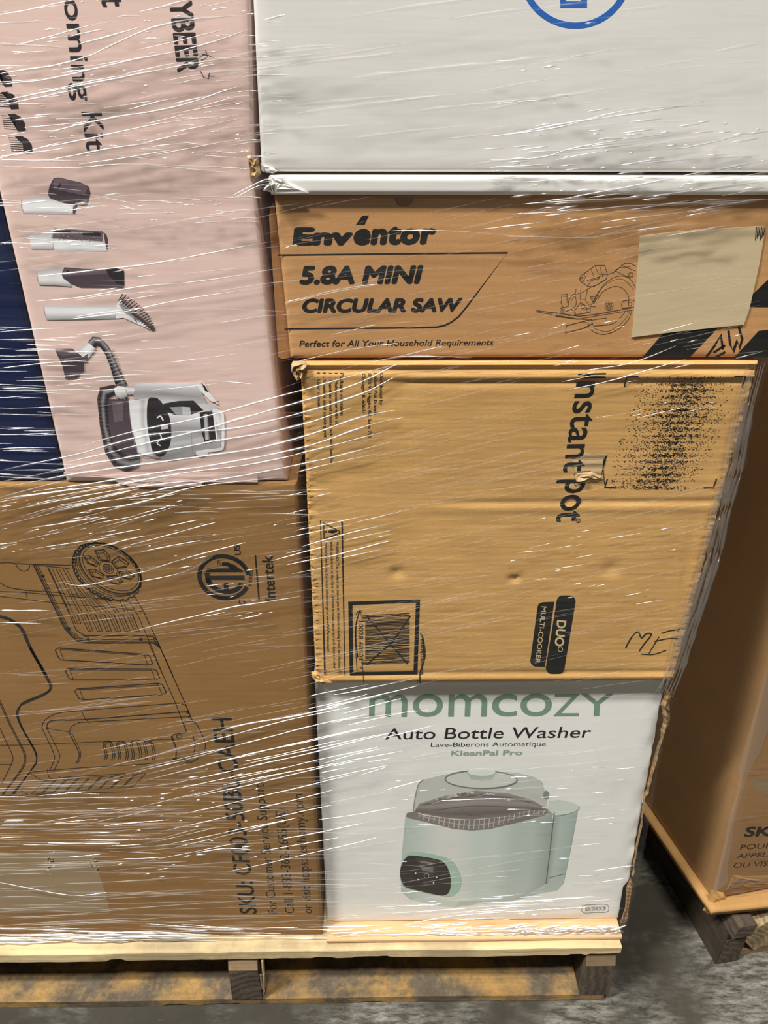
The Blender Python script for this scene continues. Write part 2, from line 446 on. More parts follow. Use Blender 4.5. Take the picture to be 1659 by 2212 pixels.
def plank(name, parent, a, b, wv, th, mat, seed=0, jag=0.002, nx=28, endcut=0.0):
    """A sawn board from a to b (centre of its top face), width vector wv, thickness th downwards, edges a little rough."""
    rnd = random.Random(seed); a, b, wv = Vector(a), Vector(b), Vector(wv)
    V, Fc = [], []; ax = (b - a); up = Vector((0, 0, 1)); wn = wv.normalized()
    ln_ = ax.length; fs = [(rnd.uniform(4, 14), rnd.uniform(0, 6), 0.45), (rnd.uniform(20, 45), rnd.uniform(0, 6), 0.3), (rnd.uniform(70, 130), rnd.uniform(0, 6), 0.15)]
    chips = [(rnd.random() * ln_, rnd.uniform(0.008, 0.05), rnd.uniform(0.4, 1.3)) for _ in range(int(9 * ln_))]
    for i in range(nx + 1):
        s_ = ln_ * i / nx; p = a + ax * (i / nx)
        w1 = jag * sum(m * math.sin(f * s_ + o) for f, o, m in fs); w2 = jag * sum(m * math.sin(f * 1.3 * s_ + o * 2) for f, o, m in fs)
        ch = jag * max([h for c, l, h in chips if abs(s_ - c) < l / 2] + [0.0]) + rnd.uniform(-.1, .1) * jag
        c = 0.0012
        V += [p - wv / 2 + wn * (c + w1 * .4), p - wv / 2 - up * c + wn * w1 * .4, p - wv / 2 - up * (th - c - max(0, ch)) + wn * w1 * .4, p - wv / 2 - up * (th + w2 * .4 - ch) + wn * (c + ch),
              p + wv / 2 - up * th, p + wv / 2]
    k = 6
    for i in range(nx):
        for q in range(k):
            Fc.append((i * k + q, i * k + (q + 1) % k, (i + 1) * k + (q + 1) % k, (i + 1) * k + q))
    Fc.append(tuple(range(k - 1, -1, -1))); Fc.append(tuple(nx * k + q for q in range(k)))
    return link(name, mesh(name, V, Fc), mat, parent)
def prism(name, parent, prof, a, b, mat):
    """prof: list of world offset vectors; swept from a to b"""
    a, b = Vector(a), Vector(b); k = len(prof)
    V = [a + Vector(p) for p in prof] + [b + Vector(p) for p in prof]
    Fc = [(q, (q + 1) % k, k + (q + 1) % k, k + q) for q in range(k)] + [tuple(range(k - 1, -1, -1)), tuple(range(k, 2 * k))]
    return link(name, mesh(name, V, Fc), mat, parent)

# ------------------------------------------------------------------ setting
fl = mesh('floor', [(-6, -6, 0), (6, -6, 0), (6, 6, 0), (-6, 6, 0)], [(0, 1, 2, 3)])
fo = link('floor', fl, M['floor']); fo['kind'] = 'structure'; fo['label'] = 'scuffed grey concrete warehouse floor'

# ------------------------------------------------------------------ main pallet
DZ, PF = 0.129, -0.022
pal = thing('wooden_pallet', 'weathered wooden pallet under the stretch-wrapped stack of cartons', 'pallet', (-0.165, PF, 0))
xr = at_y(1345, 2040, PF).x; xs_c, xs_r = at_y(528, 2110, PF).x, at_y(1294, 2100, PF).x
xs_l = 2 * xs_c - xs_r; xl = xr - 1.03
ys = [(-0.022, 0.125)] + [(0.165 + 0.158 * i, 0.165 + 0.158 * i + 0.105) for i in range(5)] + [(0.965, 1.11)]
for i, (a, b) in enumerate(ys):
    plank('deck_board', pal, (xl, (a + b) / 2, DZ), (xr, (a + b) / 2, DZ), (0, b - a, 0), 0.018, M['deck'], 10 + i, 0.0030, 150)
for i, (a, b) in enumerate([(-0.022, 0.118), (0.40, 0.50), (0.60, 0.70), (0.97, 1.11)]):
    plank('bottom_board', pal, (xl, (a + b) / 2, 0.016), (xr - 0.008, (a + b) / 2, 0.016), (0, b - a, 0), 0.0158, M['bottomwood'], 30 + i, 0.0022, 120)
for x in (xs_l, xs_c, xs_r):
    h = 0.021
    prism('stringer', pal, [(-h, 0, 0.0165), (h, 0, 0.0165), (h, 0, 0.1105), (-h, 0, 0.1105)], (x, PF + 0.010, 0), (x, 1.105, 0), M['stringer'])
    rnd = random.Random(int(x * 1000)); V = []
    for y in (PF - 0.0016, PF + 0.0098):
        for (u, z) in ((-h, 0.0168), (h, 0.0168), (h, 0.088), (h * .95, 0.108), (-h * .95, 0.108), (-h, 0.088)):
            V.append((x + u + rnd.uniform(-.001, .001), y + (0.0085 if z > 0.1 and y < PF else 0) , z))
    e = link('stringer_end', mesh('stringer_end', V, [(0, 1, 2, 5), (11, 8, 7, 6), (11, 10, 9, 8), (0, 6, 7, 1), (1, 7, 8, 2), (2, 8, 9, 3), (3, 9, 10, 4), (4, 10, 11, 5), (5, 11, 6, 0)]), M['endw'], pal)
    link('pale_shoulder', mesh('pale_shoulder', [V[5], V[2], V[3], V[4]], [(0, 1, 2, 3)]), M['worn'], pal)  # lighter wood on the sloping top edge of the stringer end
rnd = random.Random(5)
for k in range(7):     # splinters beside the centre stringer
    x = xs_c + 0.021 + 0.0035 * rnd.random(); y = PF + 0.003 + 0.010 * rnd.random(); z0 = 0.018 + 0.02 * rnd.random(); z1 = 0.06 + 0.045 * rnd.random(); t = 0.0012
    prism('splinter', pal, [(-t, -t, 0), (t, -t, 0), (t, t, 0), (-t, t, 0)], (x, y, z0), (x + 0.004 * rnd.random(), y, z1), M['deck'])

# thin board under the bottle washer carton
s0, s1 = at_y(704, 2010, -0.012).x, at_y(1347, 2010, -0.012).x
sh = thing('cardboard_sheet', 'tan cardboard sheet lying on the pallet under the white bottle washer carton', 'cardboard', (s0, -0.012, DZ))
b_ = plank('cardboard_panel', sh, (s0, 0.15, DZ + 0.0079), (s1, 0.15, DZ + 0.0079), (0, 0.325, 0), 0.0072, M['sheet'], 77, 0.0012, 60)

# ------------------------------------------------------------------ cartons of the main stack
def ext(pA, pB, y, z):
    a, b = at_y(*pA, y), at_y(*pB, y); t = (z - a.z) / (b.z - a.z); return a.lerp(b, t)
def with_x(p, x): return Vector((x, p.y, p.z))

# brown cooler carton, bottom of the left column
yb = 0.0; F = FY(yb)
TR = at_y(641, 1043, yb); BR = at_y(697, 2016, yb); BR.z = DZ + 0.0005
TL = Vector((-0.64, yb, TR.z)); BL = Vector((-0.64, yb, BR.z))
car = carton('carton', 'big brown carton printed with a wheeled cooler drawing, standing on the pallet', (TL, TR, BR, BL), F, 0.48, M['umber'], 'cartons on the main pallet', seed=1)
A = zoom(0, 1020, 3.318); B = zoom(0, 1380, 3.318)
ln = []
def add(cv, pts, wd=2.0, sm=0, closed=False):
    p = cv(pts)
    if sm: p = smooth(p, sm, closed)
    ln.append((p, wd, closed))
add(A, [(0, 650), (100, 652), (130, 690), (165, 708), (200, 700), (215, 665)], 1.8, 4)
for d, wd in ((0, 3.4), (14, 2.2), (28, 1.8)):
    add(A, [(240 + d, 662), (440 + d, 1070), (475 + d * .8, 1130), (540 + d * .4, 1195 - d), (620, 1222 - d * .9), (1060, 1222 - d * .9), (1110, 1232 - d * .8), (1145, 1255 - d * .6)], wd, 3)
add(A, [(545, 1130), (600, 1165), (640, 1172), (1050, 1172), (1100, 1185), (1120, 1200)], 2.2, 3)
add(A, [(100, 655), (510, 668)]); add(A, [(280, 668), (500, 690)], 1.6); add(A, [(340, 680), (495, 1010), (545, 1130)], 1.8)
st = [(350, 690), (400, 690), (450, 690), (535, 800), (620, 862), (740, 898), (860, 925)]
for i in range(7):
    x, y = st[i]; xe = 500 + 66 * i; 
    add(A, [(x, y), (xe, 1005)], 1.6); add(A, [(x + 22, y), (xe + 22, 1005)], 1.3)
    xa = 512 + 66 * i; ye = 1085 if i == 0 else 1140
    f = (ye - 1015) / 125.0
    add(A, [(xa + 55 * f, ye), (xa, 1020), (xa + 40, 1020), (xa + 40 + 50 * f, ye), (xa + 55 * f, ye)], 1.7); add(A, [(xa + 20, 1025), (xa + 20 + 52 * f, ye)], 1.2)
add(A, [(300, 850), (560, 880)], 1.4); add(A, [(0, 855), (180, 862), (440, 885), (700, 905), (900, 925), (985, 945)], 1.6, 3); add(A, [(0, 890), (250, 918), (470, 945), (800, 968), (1020, 1000)], 1.4, 3)
add(A, [(0, 790), (60, 825), (180, 845), (300, 855)], 1.8, 4); add(A, [(180, 840), (195, 905)], 1.4)
add(A, [(960, 880), (1030, 1000), (1150, 1260), (1240, 1460)], 2.0); add(A, [(930, 930), (985, 1020), (1090, 1260), (1170, 1460)], 1.6)
for d in (0, 8, 15):
    add(A, [(0, 1028 + d), (60, 1043 + d), (120 - d * .3, 1080 + d), (170 - d, 1130 + d * .5), (230 - d, 1270), (340 - d, 1460)], 2.4, 3)
    add(B, [(222 - d, 60), (350 - d, 290), (372 - d, 345), (348 - d * .5, 382 - d * .4), (300, 412 - d), (165, 470 - d), (128 + d * .8, 500), (118 + d * .8, 545), (155 + d * .5, 640), (245 + d * .5, 800), (262, 870), (240 - d * .3, 920), (85 + d, 1112)], 2.2, 4)
add(B, [(1120, 0), (1330, 470), (1380, 590)], 2.2); add(B, [(1065, 30), (1260, 465), (1310, 600)], 1.8)
for q in ([(395, 78), (420, 65), (1035, 110), (1072, 122), (1095, 180), (1055, 187), (440, 150), (420, 138)],
          [(467, 228), (490, 212), (1090, 215), (1122, 227), (1145, 285), (1105, 294), (525, 294), (495, 283)],
          [(535, 375), (555, 358), (1130, 318), (1165, 327), (1192, 385), (1155, 400), (600, 436), (568, 428)]):
    add(B, q, 2.2, 0, True)
for q in ([(430, 75), (455, 148)], [(1035, 112), (1057, 185)], [(500, 222), (525, 290)], [(1085, 220), (1110, 290)], [(570, 362), (597, 432)], [(1130, 322), (1160, 398)], [(430, 75), (1040, 120)], [(500, 222), (1090, 224)], [(570, 365), (1135, 330)]): add(B, q, 1.5)
for (x, y) in ((630, 1195), (1008, 1198), (310, 745), (495, 1120)): ln.append((A(ellipse(x, y, 7, 7, 0, 8)), 2.5, True))
add(B, [(300, 640), (310, 600), (350, 560), (430, 530), (580, 515), (1250, 462), (1300, 465), (1335, 480)], 1.7, 4)
add(B, [(335, 640), (345, 600), (400, 582), (600, 578), (1290, 525), (1340, 528), (1360, 540)], 2.4, 4)
add(B, [(500, 670), (510, 630), (560, 605), (640, 595), (1300, 560), (1350, 562), (1380, 585)], 1.7, 4)
add(B, [(300, 640), (335, 710), (388, 830), (383, 880), (355, 945)], 1.7, 4); add(B, [(335, 640), (420, 810), (425, 860), (385, 945)], 1.6, 4); add(B, [(495, 672), (555, 790), (568, 840), (545, 895)], 2.2, 4); add(B, [(512, 672), (570, 790), (578, 840), (560, 890)], 1.4, 4)
add(B, [(585, 518), (610, 575), (645, 605)], 1.4); add(B, [(330, 640), (500, 668)], 1.3)
add(B, [(0, 762), (120, 762), (400, 750), (640, 740), (1230, 720), (1380, 715), (1450, 722)], 1.3)
for i in range(4):
    x0 = 735 + 97 * i
    for d in (0, 14): add(B, [(x0 + 12 + d, 865), (x0 + 20 + d, 830), (x0 + 4 + d, 765), (x0 + 14 + d, 738 + d * .6), (x0 + 50, 732 + d * .6), (x0 + 72 - d, 760), (x0 + 88 - d, 830), (x0 + 78 - d, 870)], 1.9, 3)
add(B, [(1310, 600), (1340, 670), (1250, 682), (1230, 700), (1265, 790), (1260, 858), (1238, 862), (1330, 858)], 2.6); add(B, [(1318, 590), (1390, 597), (1420, 630), (1462, 720), (1472, 770), (1450, 830), (1380, 880), (1330, 890)], 2.0, 4)
add(B, [(1382, 690), (1397, 760), (1380, 840), (1330, 890)], 1.7, 4); ln.append((B(ellipse(1285, 700, 20, 13)), 1.8, True))
for d in (0, 10): add(B, [(0 - d, 440), (80 - d, 620), (172 - d, 800), (183 - d, 860), (163 - d, 930), (25 - d, 1115)], 1.9, 4)
add(B, [(0, 640), (60, 770), (90, 840), (85, 890), (10, 1040)], 1.9, 4); add(B, [(0, 900), (85, 900)], 1.3)
add(B, [(0, 1125), (200, 1125), (320, 1112), (900, 1095)], 1.5); add(B, [(210, 955), (600, 922), (1080, 895), (1240, 903)], 1.6); add(B, [(205, 958), (290, 1010), (345, 1012), (480, 990), (900, 965)], 1.5)
for i in range(9):
    x = 250 + 82 * i; add(B, [(x + 70, 1018 - 6 * i), (x - 25, 1112 - 6 * i), (x + 45, 1108 - 6 * i), (x + 140, 1012 - 6 * i), (x + 70, 1018 - 6 * i)], 1.5)
add(B, [(340, 935), (350, 990), (400, 1010), (430, 985)], 1.6, 3); add(B, [(140, 1080), (210, 1125), (330, 1125)], 1.6)
lines(car, F, 'printed_cooler_drawing', ln, M['inkb'], 0.0006, 'black line drawing of a wheeled cooler')
# wheel
wl = [];  cx, cy, rt = 765, 712, 32
tread = []
for i in range(96):
    a = 2 * math.pi * i / 96; k = 1 + (0.028 if (i // 2) % 2 == 0 else -0.012)
    x, y = 262 * k * math.cos(a), 178 * k * math.sin(a); c, s = math.cos(math.radians(rt)), math.sin(math.radians(rt)); tread.append((cx + x * c - y * s, cy + x * s + y * c))
P_ = lambda cx, cy, a, b, wd: wl.append((A(ellipse(cx, cy, a, b, rt, 56)), wd, True))
wl.append((A(tread), 2.6, True)); P_(790, 690, 243, 150, 3.0); P_(787, 693, 250, 158, 1.4); P_(792, 688, 222, 132, 1.6); P_(778, 698, 250, 165, 1.3)
P_(775, 692, 40, 28, 2.0); P_(775, 692, 26, 18, 1.8); P_(774, 691, 12, 8, 2.4); P_(775, 692, 70, 50, 1.2)
for q in ([(680, 560), (745, 555), (790, 610), (780, 640), (710, 630)], [(600, 600), (640, 598), (710, 650), (690, 675), (625, 650)], [(800, 640), (850, 602), (925, 650), (905, 680), (830, 690)],
          [(635, 700), (680, 695), (750, 740), (730, 765), (660, 745)], [(765, 745), (840, 740), (880, 785), (845, 805), (790, 790)], [(850, 715), (910, 700), (965, 745), (935, 768), (860, 750)]):
    wl.append((A(q), 2.2, True)); g = (sum(p[0] for p in q) / 5, sum(p[1] for p in q) / 5); wl.append((A([(g[0] + (x - g[0]) * .62, g[1] + 6 + (y - g[1]) * .62) for x, y in q]), 1.5, True))
    for x, y in q[:4]: wl.append((A([(x, y), (g[0] + (x - g[0]) * .62, g[1] + 6 + (y - g[1]) * .62)]), 1.2))
for i in range(22):
    a = math.radians(60 + 150 * i / 21); x, y = 256 * math.cos(a), 174 * math.sin(a); c, s = math.cos(math.radians(rt)), math.sin(math.radians(rt)); X, Y = cx + x * c - y * s, cy + x * s + y * c
    wl.append((A([(X + 13 * math.cos(k * math.pi / 3 + a), Y + 16 * math.sin(k * math.pi / 3 + a)) for k in range(6)]), 1.6, True))
lines(car, F, 'printed_wheel', wl, M['inkb'], 0.0007)
# certification mark
Q = zoom(360, 1100, 4.88)
ring = lambda c, ro, ri: [[c[0][i], c[0][(i + 1) % len(c[0])], c[1][(i + 1) % len(c[0])], c[1][i]] for i in range(len(c[0]))]
o_, i_ = Q(ellipse(606, 716, 286, 240, 14, 64)), Q(ellipse(606, 716, 240, 196, 14, 64))
gap = lambda k: 52 <= k < 62 or k < 0
mk = [[o_[k], o_[(k + 1) % 64], i_[(k + 1) % 64], i_[k]] for k in range(64) if not (k >= 60 or k < 2)]
ar_o, ar_i = Q(ellipse(612, 735, 205, 155, 14, 30, 0, 166)), Q(ellipse(612, 735, 155, 108, 14, 30, 0, 166))
mk += [[ar_o[k], ar_o[k + 1], ar_i[k + 1], ar_i[k]] for k in range(30)]
mk += [Q([(598, 775), (650, 775), (655, 850), (605, 850)]), Q([(400, 672), (458, 668), (462, 772), (412, 775)]), Q([(455, 700), (820, 698), (823, 745), (455, 745)]),
       Q([(425, 625), (690, 622), (800, 640), (805, 663), (410, 663)]), Q([(582, 560), (640, 558), (720, 590), (790, 640), (690, 640), (640, 600), (582, 597)])]
flat(car, F, 'printed_safety_mark', mk, M['ink'], 0.0007)
T = lambda s, a, b, t, cv, mat='ink', bold=0.0, f=F, c=car, **k: text(c, f, s, cv([a])[0], cv([b])[0], cv([t])[0], M[mat], bold, **k)
T('US', (785, 480), (772, 376), (712, 482), Q, bold=0.02); T('C', (832, 1008), (825, 958), (760, 1010), Q, bold=0.02)
T('LISTED', (893, 808), (910, 640), (858, 800), Q, bold=0.025); T('CM', (568, 600), (565, 540), (532, 600), Q)
lines(car, F, 'printed_rule', [(Q([(935, 480), (975, 960)]), 3.4)], M['ink'])
T('Intertek', (1152, 962), (1118, 487), (1030, 962), Q, bold=0.018)
T('SKU: CF003-50BL-CAEH', (745, 2015), (510, 213), (580, 2015), zoom(380, 1500, 4.253), bold=0.012)
K = zoom(380, 1500, 4.253)
T('For Customer Service Support', (930, 2010), (805, 820), (840, 2010), K); T('Call 1-833-362-2655(US)', (1087, 2010), (1003, 1050), (998, 2010), K); T('or visit https://euhomy.com', (1250, 2012), (1163, 915), (1163, 2012), K)
G = zoom(0, 1700, 3.95)
flat(car, F, 'paper_label', [G([(-40, 565), (740, 565), (790, 600), (830, 700), (880, 840), (910, 950), (937, 1062), (400, 1070), (-40, 1078)])], M['labelg'], 0.0005, 'grey paper label under the film')
rnd = random.Random(3)
for (cx, cy, a, b) in ((415, 640, 50, 70), (790, 640, 40, 70)):
    tr = []
    for k in range(16):
        x, y = cx + rnd.gauss(0, a * .5), cy + rnd.gauss(0, b * .55); r = rnd.uniform(5, 18); tr.append(G([(x + r * rnd.uniform(.5, 1.3) * math.cos(t), y + r * rnd.uniform(.5, 1.3) * math.sin(t)) for t in (0, 1.2, 2.4, 3.6, 5)]))
    flat(car, F, 'torn_mark', tr, M['torn'], 0.0008); flat(car, F, 'torn_mark_shade', [[(x + 2.5, y + 2) for x, y in t] for t in tr[::2]], M['shade'], 0.0007)  # dark shifted copies paint a drop shadow under the torn marks

# navy carton, far left
yn = 0.004; F = FY(yn)
z0 = at_y(60, 1045, yb).z + 0.0006
TRn, BRn = ext((-2, 430), (137, 1033), yn, 1.44), ext((-2, 430), (137, 1033), yn, z0)
nav = carton('carton', 'glossy navy blue carton beside the tall pink carton', (Vector((-0.64, yn, 1.44)), TRn, BRn, Vector((-0.64, yn, z0))), F, 0.4, M['navy'], 'cartons on the main pallet', seed=2)

# pink carton
yp = 0.002; F = FY(yp)
zt = 1.47
TLp, BLp = ext((1, 430), (141, 1033), yp, zt), ext((1, 430), (141, 1033), yp, z0)
TRp, BRp = ext((541, 0), (622, 1040), yp, zt), ext((541, 0), (622, 1040), yp, z0)
pe = [at_y(x, y, yp) for x, y in ((541, 0), (551, 402), (571, 591), (590, 765), (613, 977), (621, 1036))]
def warp_pink(z):
    base = BRp.x + (TRp.x - BRp.x) * (z - BRp.z) / (TRp.z - BRp.z)
    if z >= pe[0].z: return pe[0].x - (BRp.x + (TRp.x - BRp.x) * (pe[0].z - BRp.z) / (TRp.z - BRp.z))
    for a, b in zip(pe, pe[1:]):
        if a.z >= z >= b.z: return a.x + (b.x - a.x) * (a.z - z) / (a.z - b.z) - base
    return pe[-1].x - base
pk = carton('carton', 'tall pink carton printed with a pet vacuum and its brush attachments', (TLp, TRp, BRp, BLp), F, 0.4, M['pink'], 'cartons on the main pallet', seed=3, warp=warp_pink)
H = zoom(0, 0, 2.765)
TP = lambda s, a, b, t, mat='inkp', bold=0.0, **k: text(pk, F, s, H([a])[0], H([b])[0], H([t])[0], M[mat], bold, **k)
TP('oming', (378, -8), (448, 600), (500, -8), bold=0.012); TP('Kit', (485, 668), (518, 898), (615, 668), bold=0.012)
TP('YBEER', (1008, 5), (1060, 432), (1155, 2), bold=0.03); TP('t', (600, -30), (612, 42), (760, -30), bold=0.02)
lines(pk, F, 'printed_bee', [(H(q), 1.8) for q in ([(1190, 345), (1215, 325), (1245, 330), (1225, 350), (1200, 360)], [(1235, 320), (1228, 300)], [(1250, 335), (1275, 345)], [(1195, 420), (1215, 460), (1245, 468), (1252, 430)], [(1240, 455), (1280, 455)])], M['inkp'])
cb = []; tn = []
for (ox, oy) in ((-122, -400), (-84, -265), (-42, -132), (0, 0)):
    cb.append(H([(x + ox, y + oy) for x, y in ((88, 815), (130, 812), (165, 830), (190, 865), (196, 915), (150, 918), (140, 900), (135, 860), (118, 835))]))
    for i in range(7): tn.append((H([(50 + 3 * i + ox, 822 + 13 * i + oy), (128 + 3 * i + ox, 826 + 13 * i + oy)]), 1.3))
flat(pk, F, 'printed_comb', cb, M['inkp']); lines(pk, F, 'printed_comb_teeth', tn, M['inkp'])
a = Art(F, zoom(0, 360, 2.592))
D, D2, DK = rgb(72, 58, 66), rgb(98, 82, 90), rgb(38, 34, 38); LG, MG, SG = rgb(214, 210, 212), rgb(176, 174, 176), rgb(140, 138, 140); WH = rgb(228, 224, 222)
# brush head
a.strip([(122, 180), (240, 168), (430, 215)], [(132, 264), (270, 266), (428, 268)], [MG, LG, WH, LG, SG]); a.poly([(408, 225), (437, 205), (420, 268), (408, 266)], D)
a.line([(122, 180), (120, 220), (134, 264)], 1.5, SG, 3)
a.poly([(268, 155), (278, 105), (300, 66), (330, 60), (450, 88), (498, 112), (507, 150), (490, 215), (460, 218), (360, 205), (280, 178)], D); a.poly([(300, 70), (330, 63), (450, 91), (492, 115), (470, 165), (360, 140), (300, 130)], D2)
a.poly([(318, 120), (335, 92), (345, 96), (328, 130)], DK); a.line([(300, 130), (360, 140), (470, 165)], 1.2, DK)
# slotted head
a.strip([(160, 375), (290, 372)], [(178, 465), (300, 465)], [MG, WH, LG, SG]); a.strip([(285, 392), (440, 400), (585, 418)], [(312, 472), (450, 472), (602, 474)], [SG, WH, WH, LG, MG])
a.poly([(300, 345), (575, 362), (574, 418), (294, 402)], D2); a.poly([(305, 350), (398, 357), (402, 374), (306, 368)], DK); a.poly([(462, 364), (562, 370), (566, 390), (462, 384)], DK)
a.poly([(578, 365), (596, 380), (605, 410), (600, 472), (590, 430)], D)
rnd = random.Random(8)
for k in range(70):
    x = rnd.uniform(302, 570); y = 382 + (x - 300) * .055 + rnd.uniform(-4, 26); a.poly([(x, y), (x + 5, y + 1), (x + 3, y + 5)], rnd.choice([MG, DK, SG]))
# crevice head
a.strip([(207, 578), (300, 570), (365, 565)], [(222, 662), (310, 664), (400, 672)], [MG, WH, LG, SG]); a.line([(208, 578), (208, 620), (222, 662)], 1.5, SG, 3)
a.poly([(345, 600), (362, 563), (470, 572), (600, 573), (692, 582), (697, 660), (688, 676), (450, 674), (390, 650), (355, 625)], D); a.poly([(352, 595), (365, 570), (600, 578), (600, 600), (360, 610)], D2)
a.poly([(593, 572), (635, 562), (695, 582), (696, 664), (655, 655), (612, 612)], DK); a.poly([(372, 578), (388, 578), (388, 600), (372, 600)], DK)
# bristle brush
a.strip([(247, 775), (440, 780), (640, 780), (680, 760)], [(264, 858), (440, 855), (650, 850), (700, 845)], [MG, WH, LG, MG, SG]); a.line([(247, 775), (250, 815), (264, 858)], 1.5, SG, 3)
a.poly([(655, 770), (675, 735), (700, 800), (780, 860), (850, 915), (780, 885), (690, 845), (650, 850)], LG); a.poly([(665, 770), (690, 760), (790, 860), (780, 868), (700, 820)], SG)
for i in range(17):
    t = i / 16; x, y = 668 + 175 * t, 745 + 165 * t; a.line([(x, y), (x + 22 + 30 * math.sin(t * 3), y - 36 + 30 * t * t)], 1.9, DK); a.line([(x - 8, y + 8), (x + 20, y - 10)], 1.6, D)
a.poly([(700, 800), (790, 862), (845, 912), (862, 918), (868, 905), (800, 850), (720, 795)], D)
# small nozzle and hose
a.strip([(490, 985), (520, 950), (560, 955), (605, 1000), (640, 1070), (670, 1140), (715, 1222)], [(532, 1012), (545, 1000), (560, 1005), (588, 1045), (615, 1110), (635, 1180), (652, 1232)], [DK, SG, D2, DK, DK])
for i in range(20):
    t = i / 19; x, y = 590 + 62 * t ** .9, 1030 + 190 * t; a.line([(x - 2, y + 12), (x + 48 + 6 * t, y - 8)], 1.1, DK if i % 2 else SG)
a.strip([(428, 1032), (490, 980)], [(478, 1095), (540, 1020)], [MG, WH, LG, SG]); a.poly([(465, 1065), (495, 1045), (490, 1090), (475, 1098)], D)
a.poly([(308, 1018), (405, 1017), (470, 1068), (470, 1140), (430, 1182), (368, 1187), (352, 1120), (325, 1055)], D); a.poly([(312, 1020), (400, 1019), (440, 1050), (350, 1060), (328, 1050)], D2)
# vacuum
a.strip([(720, 1300), (640, 1218), (560, 1235), (545, 1300), (560, 1450), (590, 1600), (640, 1680), (710, 1705), (780, 1680)], [(690, 1310), (640, 1275), (610, 1290), (605, 1340), (612, 1450), (650, 1570), (700, 1610), (740, 1620), (785, 1615)], [D, DK, SG, DK, DK])
for i in range(34):
    t = i / 33; x, y = 548 + 22 * t + 40 * t ** 6, 1270 + 350 * t; a.line([(x, y), (x + 56, y + 4)], 1.0, DK if i % 2 else D2)
a.poly([(606, 1300), (722, 1300), (740, 1450), (775, 1615), (690, 1600), (640, 1560), (612, 1460)], D); a.poly([(625, 1310), (690, 1310), (690, 1420), (640, 1430)], D2)
a.strip([(640, 1240), (660, 1225), (700, 1230)], [(650, 1290), (680, 1300), (715, 1285)], [WH, LG, SG]); a.strip([(705, 1228), (780, 1225)], [(712, 1275), (770, 1275)], [MG, LG, SG])
a.strip([(820, 1300), (1000, 1290), (1215, 1335), (1240, 1400)], [(860, 1630), (1000, 1632), (1170, 1600), (1235, 1590)], [MG, LG, SG, MG, SG])
a.strip([(760, 1215), (900, 1210), (1105, 1208)], [(745, 1300), (900, 1300), (1160, 1330)], [LG, MG, SG, MG]); a.poly([(1100, 1212), (1125, 1200), (1150, 1220), (1172, 1262), (1228, 1330), (1180, 1310), (1120, 1250)], LG); a.poly([(1125, 1205), (1148, 1225), (1170, 1262), (1150, 1255)], DK)
a.strip([(722, 1305), (735, 1440), (775, 1600)], [(828, 1298), (825, 1440), (858, 1625)], [LG, WH, LG, MG, LG]); a.line([(722, 1305), (735, 1440), (775, 1605), (858, 1622)], 1.4, SG, 3)
a.poly([(828, 1310), (858, 1290), (900, 1310), (950, 1400), (960, 1520), (930, 1605), (885, 1622), (850, 1570), (825, 1440)], DK, 3); a.line([(880, 1405), (900, 1395), (915, 1420)], 3, WH, 3); a.line([(895, 1490), (905, 1520), (880, 1545), (900, 1560)], 2.6, WH, 3); a.poly([(900, 1440), (940, 1440), (945, 1465), (905, 1470)], MG)
a.poly([(915, 1325), (1000, 1310), (1085, 1308), (1140, 1362), (1060, 1390), (980, 1388), (930, 1370)], DK); a.poly([(1020, 1342), (1065, 1345), (1070, 1388), (1022, 1390)], MG); a.poly([(950, 1345), (1020, 1342), (1020, 1388), (985, 1386)], SG)
a.line([(955, 1470), (1070, 1480), (1080, 1610)], 1.2, SG); a.line([(1070, 1480), (1130, 1490)], 1.2, SG)
a.poly([(1118, 1375), (1190, 1362), (1200, 1450), (1212, 1535), (1150, 1552), (1128, 1480)], DK); a.strip([(1140, 1385), (1150, 1530)], [(1165, 1382), (1175, 1525)], [SG, MG, D])
a.line([(1190, 1362), (1235, 1372), (1248, 1410), (1248, 1555), (1230, 1580), (1150, 1590)], 6.5, LG, 4); a.line([(1198, 1390), (1218, 1540)], 3.0, WH); a.poly([(1098, 1590), (1170, 1580), (1165, 1605), (1130, 1625), (1100, 1612)], WH); a.poly([(900, 1622), (990, 1622), (990, 1638), (905, 1640)], SG); a.line([(1200, 1318), (1226, 1312)], 1.6, DK)
a.build(pk, 'printed_product_picture', 'printed pet vacuum with five attachments')
C2 = zoom(0, 1020, 3.318)
crumple(pk, F, 'torn_flap', C2([(465, 12), (560, 6), (700, 10), (780, 30), (860, 66), (940, 92), (1080, 98), (1290, 96), (1440, 92), (1460, 62), (1700, 60), (1850, 62), (1850, -10), (465, -10)]), M['pink'], 4, 0.0012, lift=0.0030, back=0.0023)
crumple(pk, F, 'torn_corner', H([(1478, 930), (1500, 925), (1512, 960), (1540, 940), (1552, 1000), (1560, 1040), (1530, 1062), (1495, 1065), (1488, 1000)]), M['torn'], 9, 0.006)

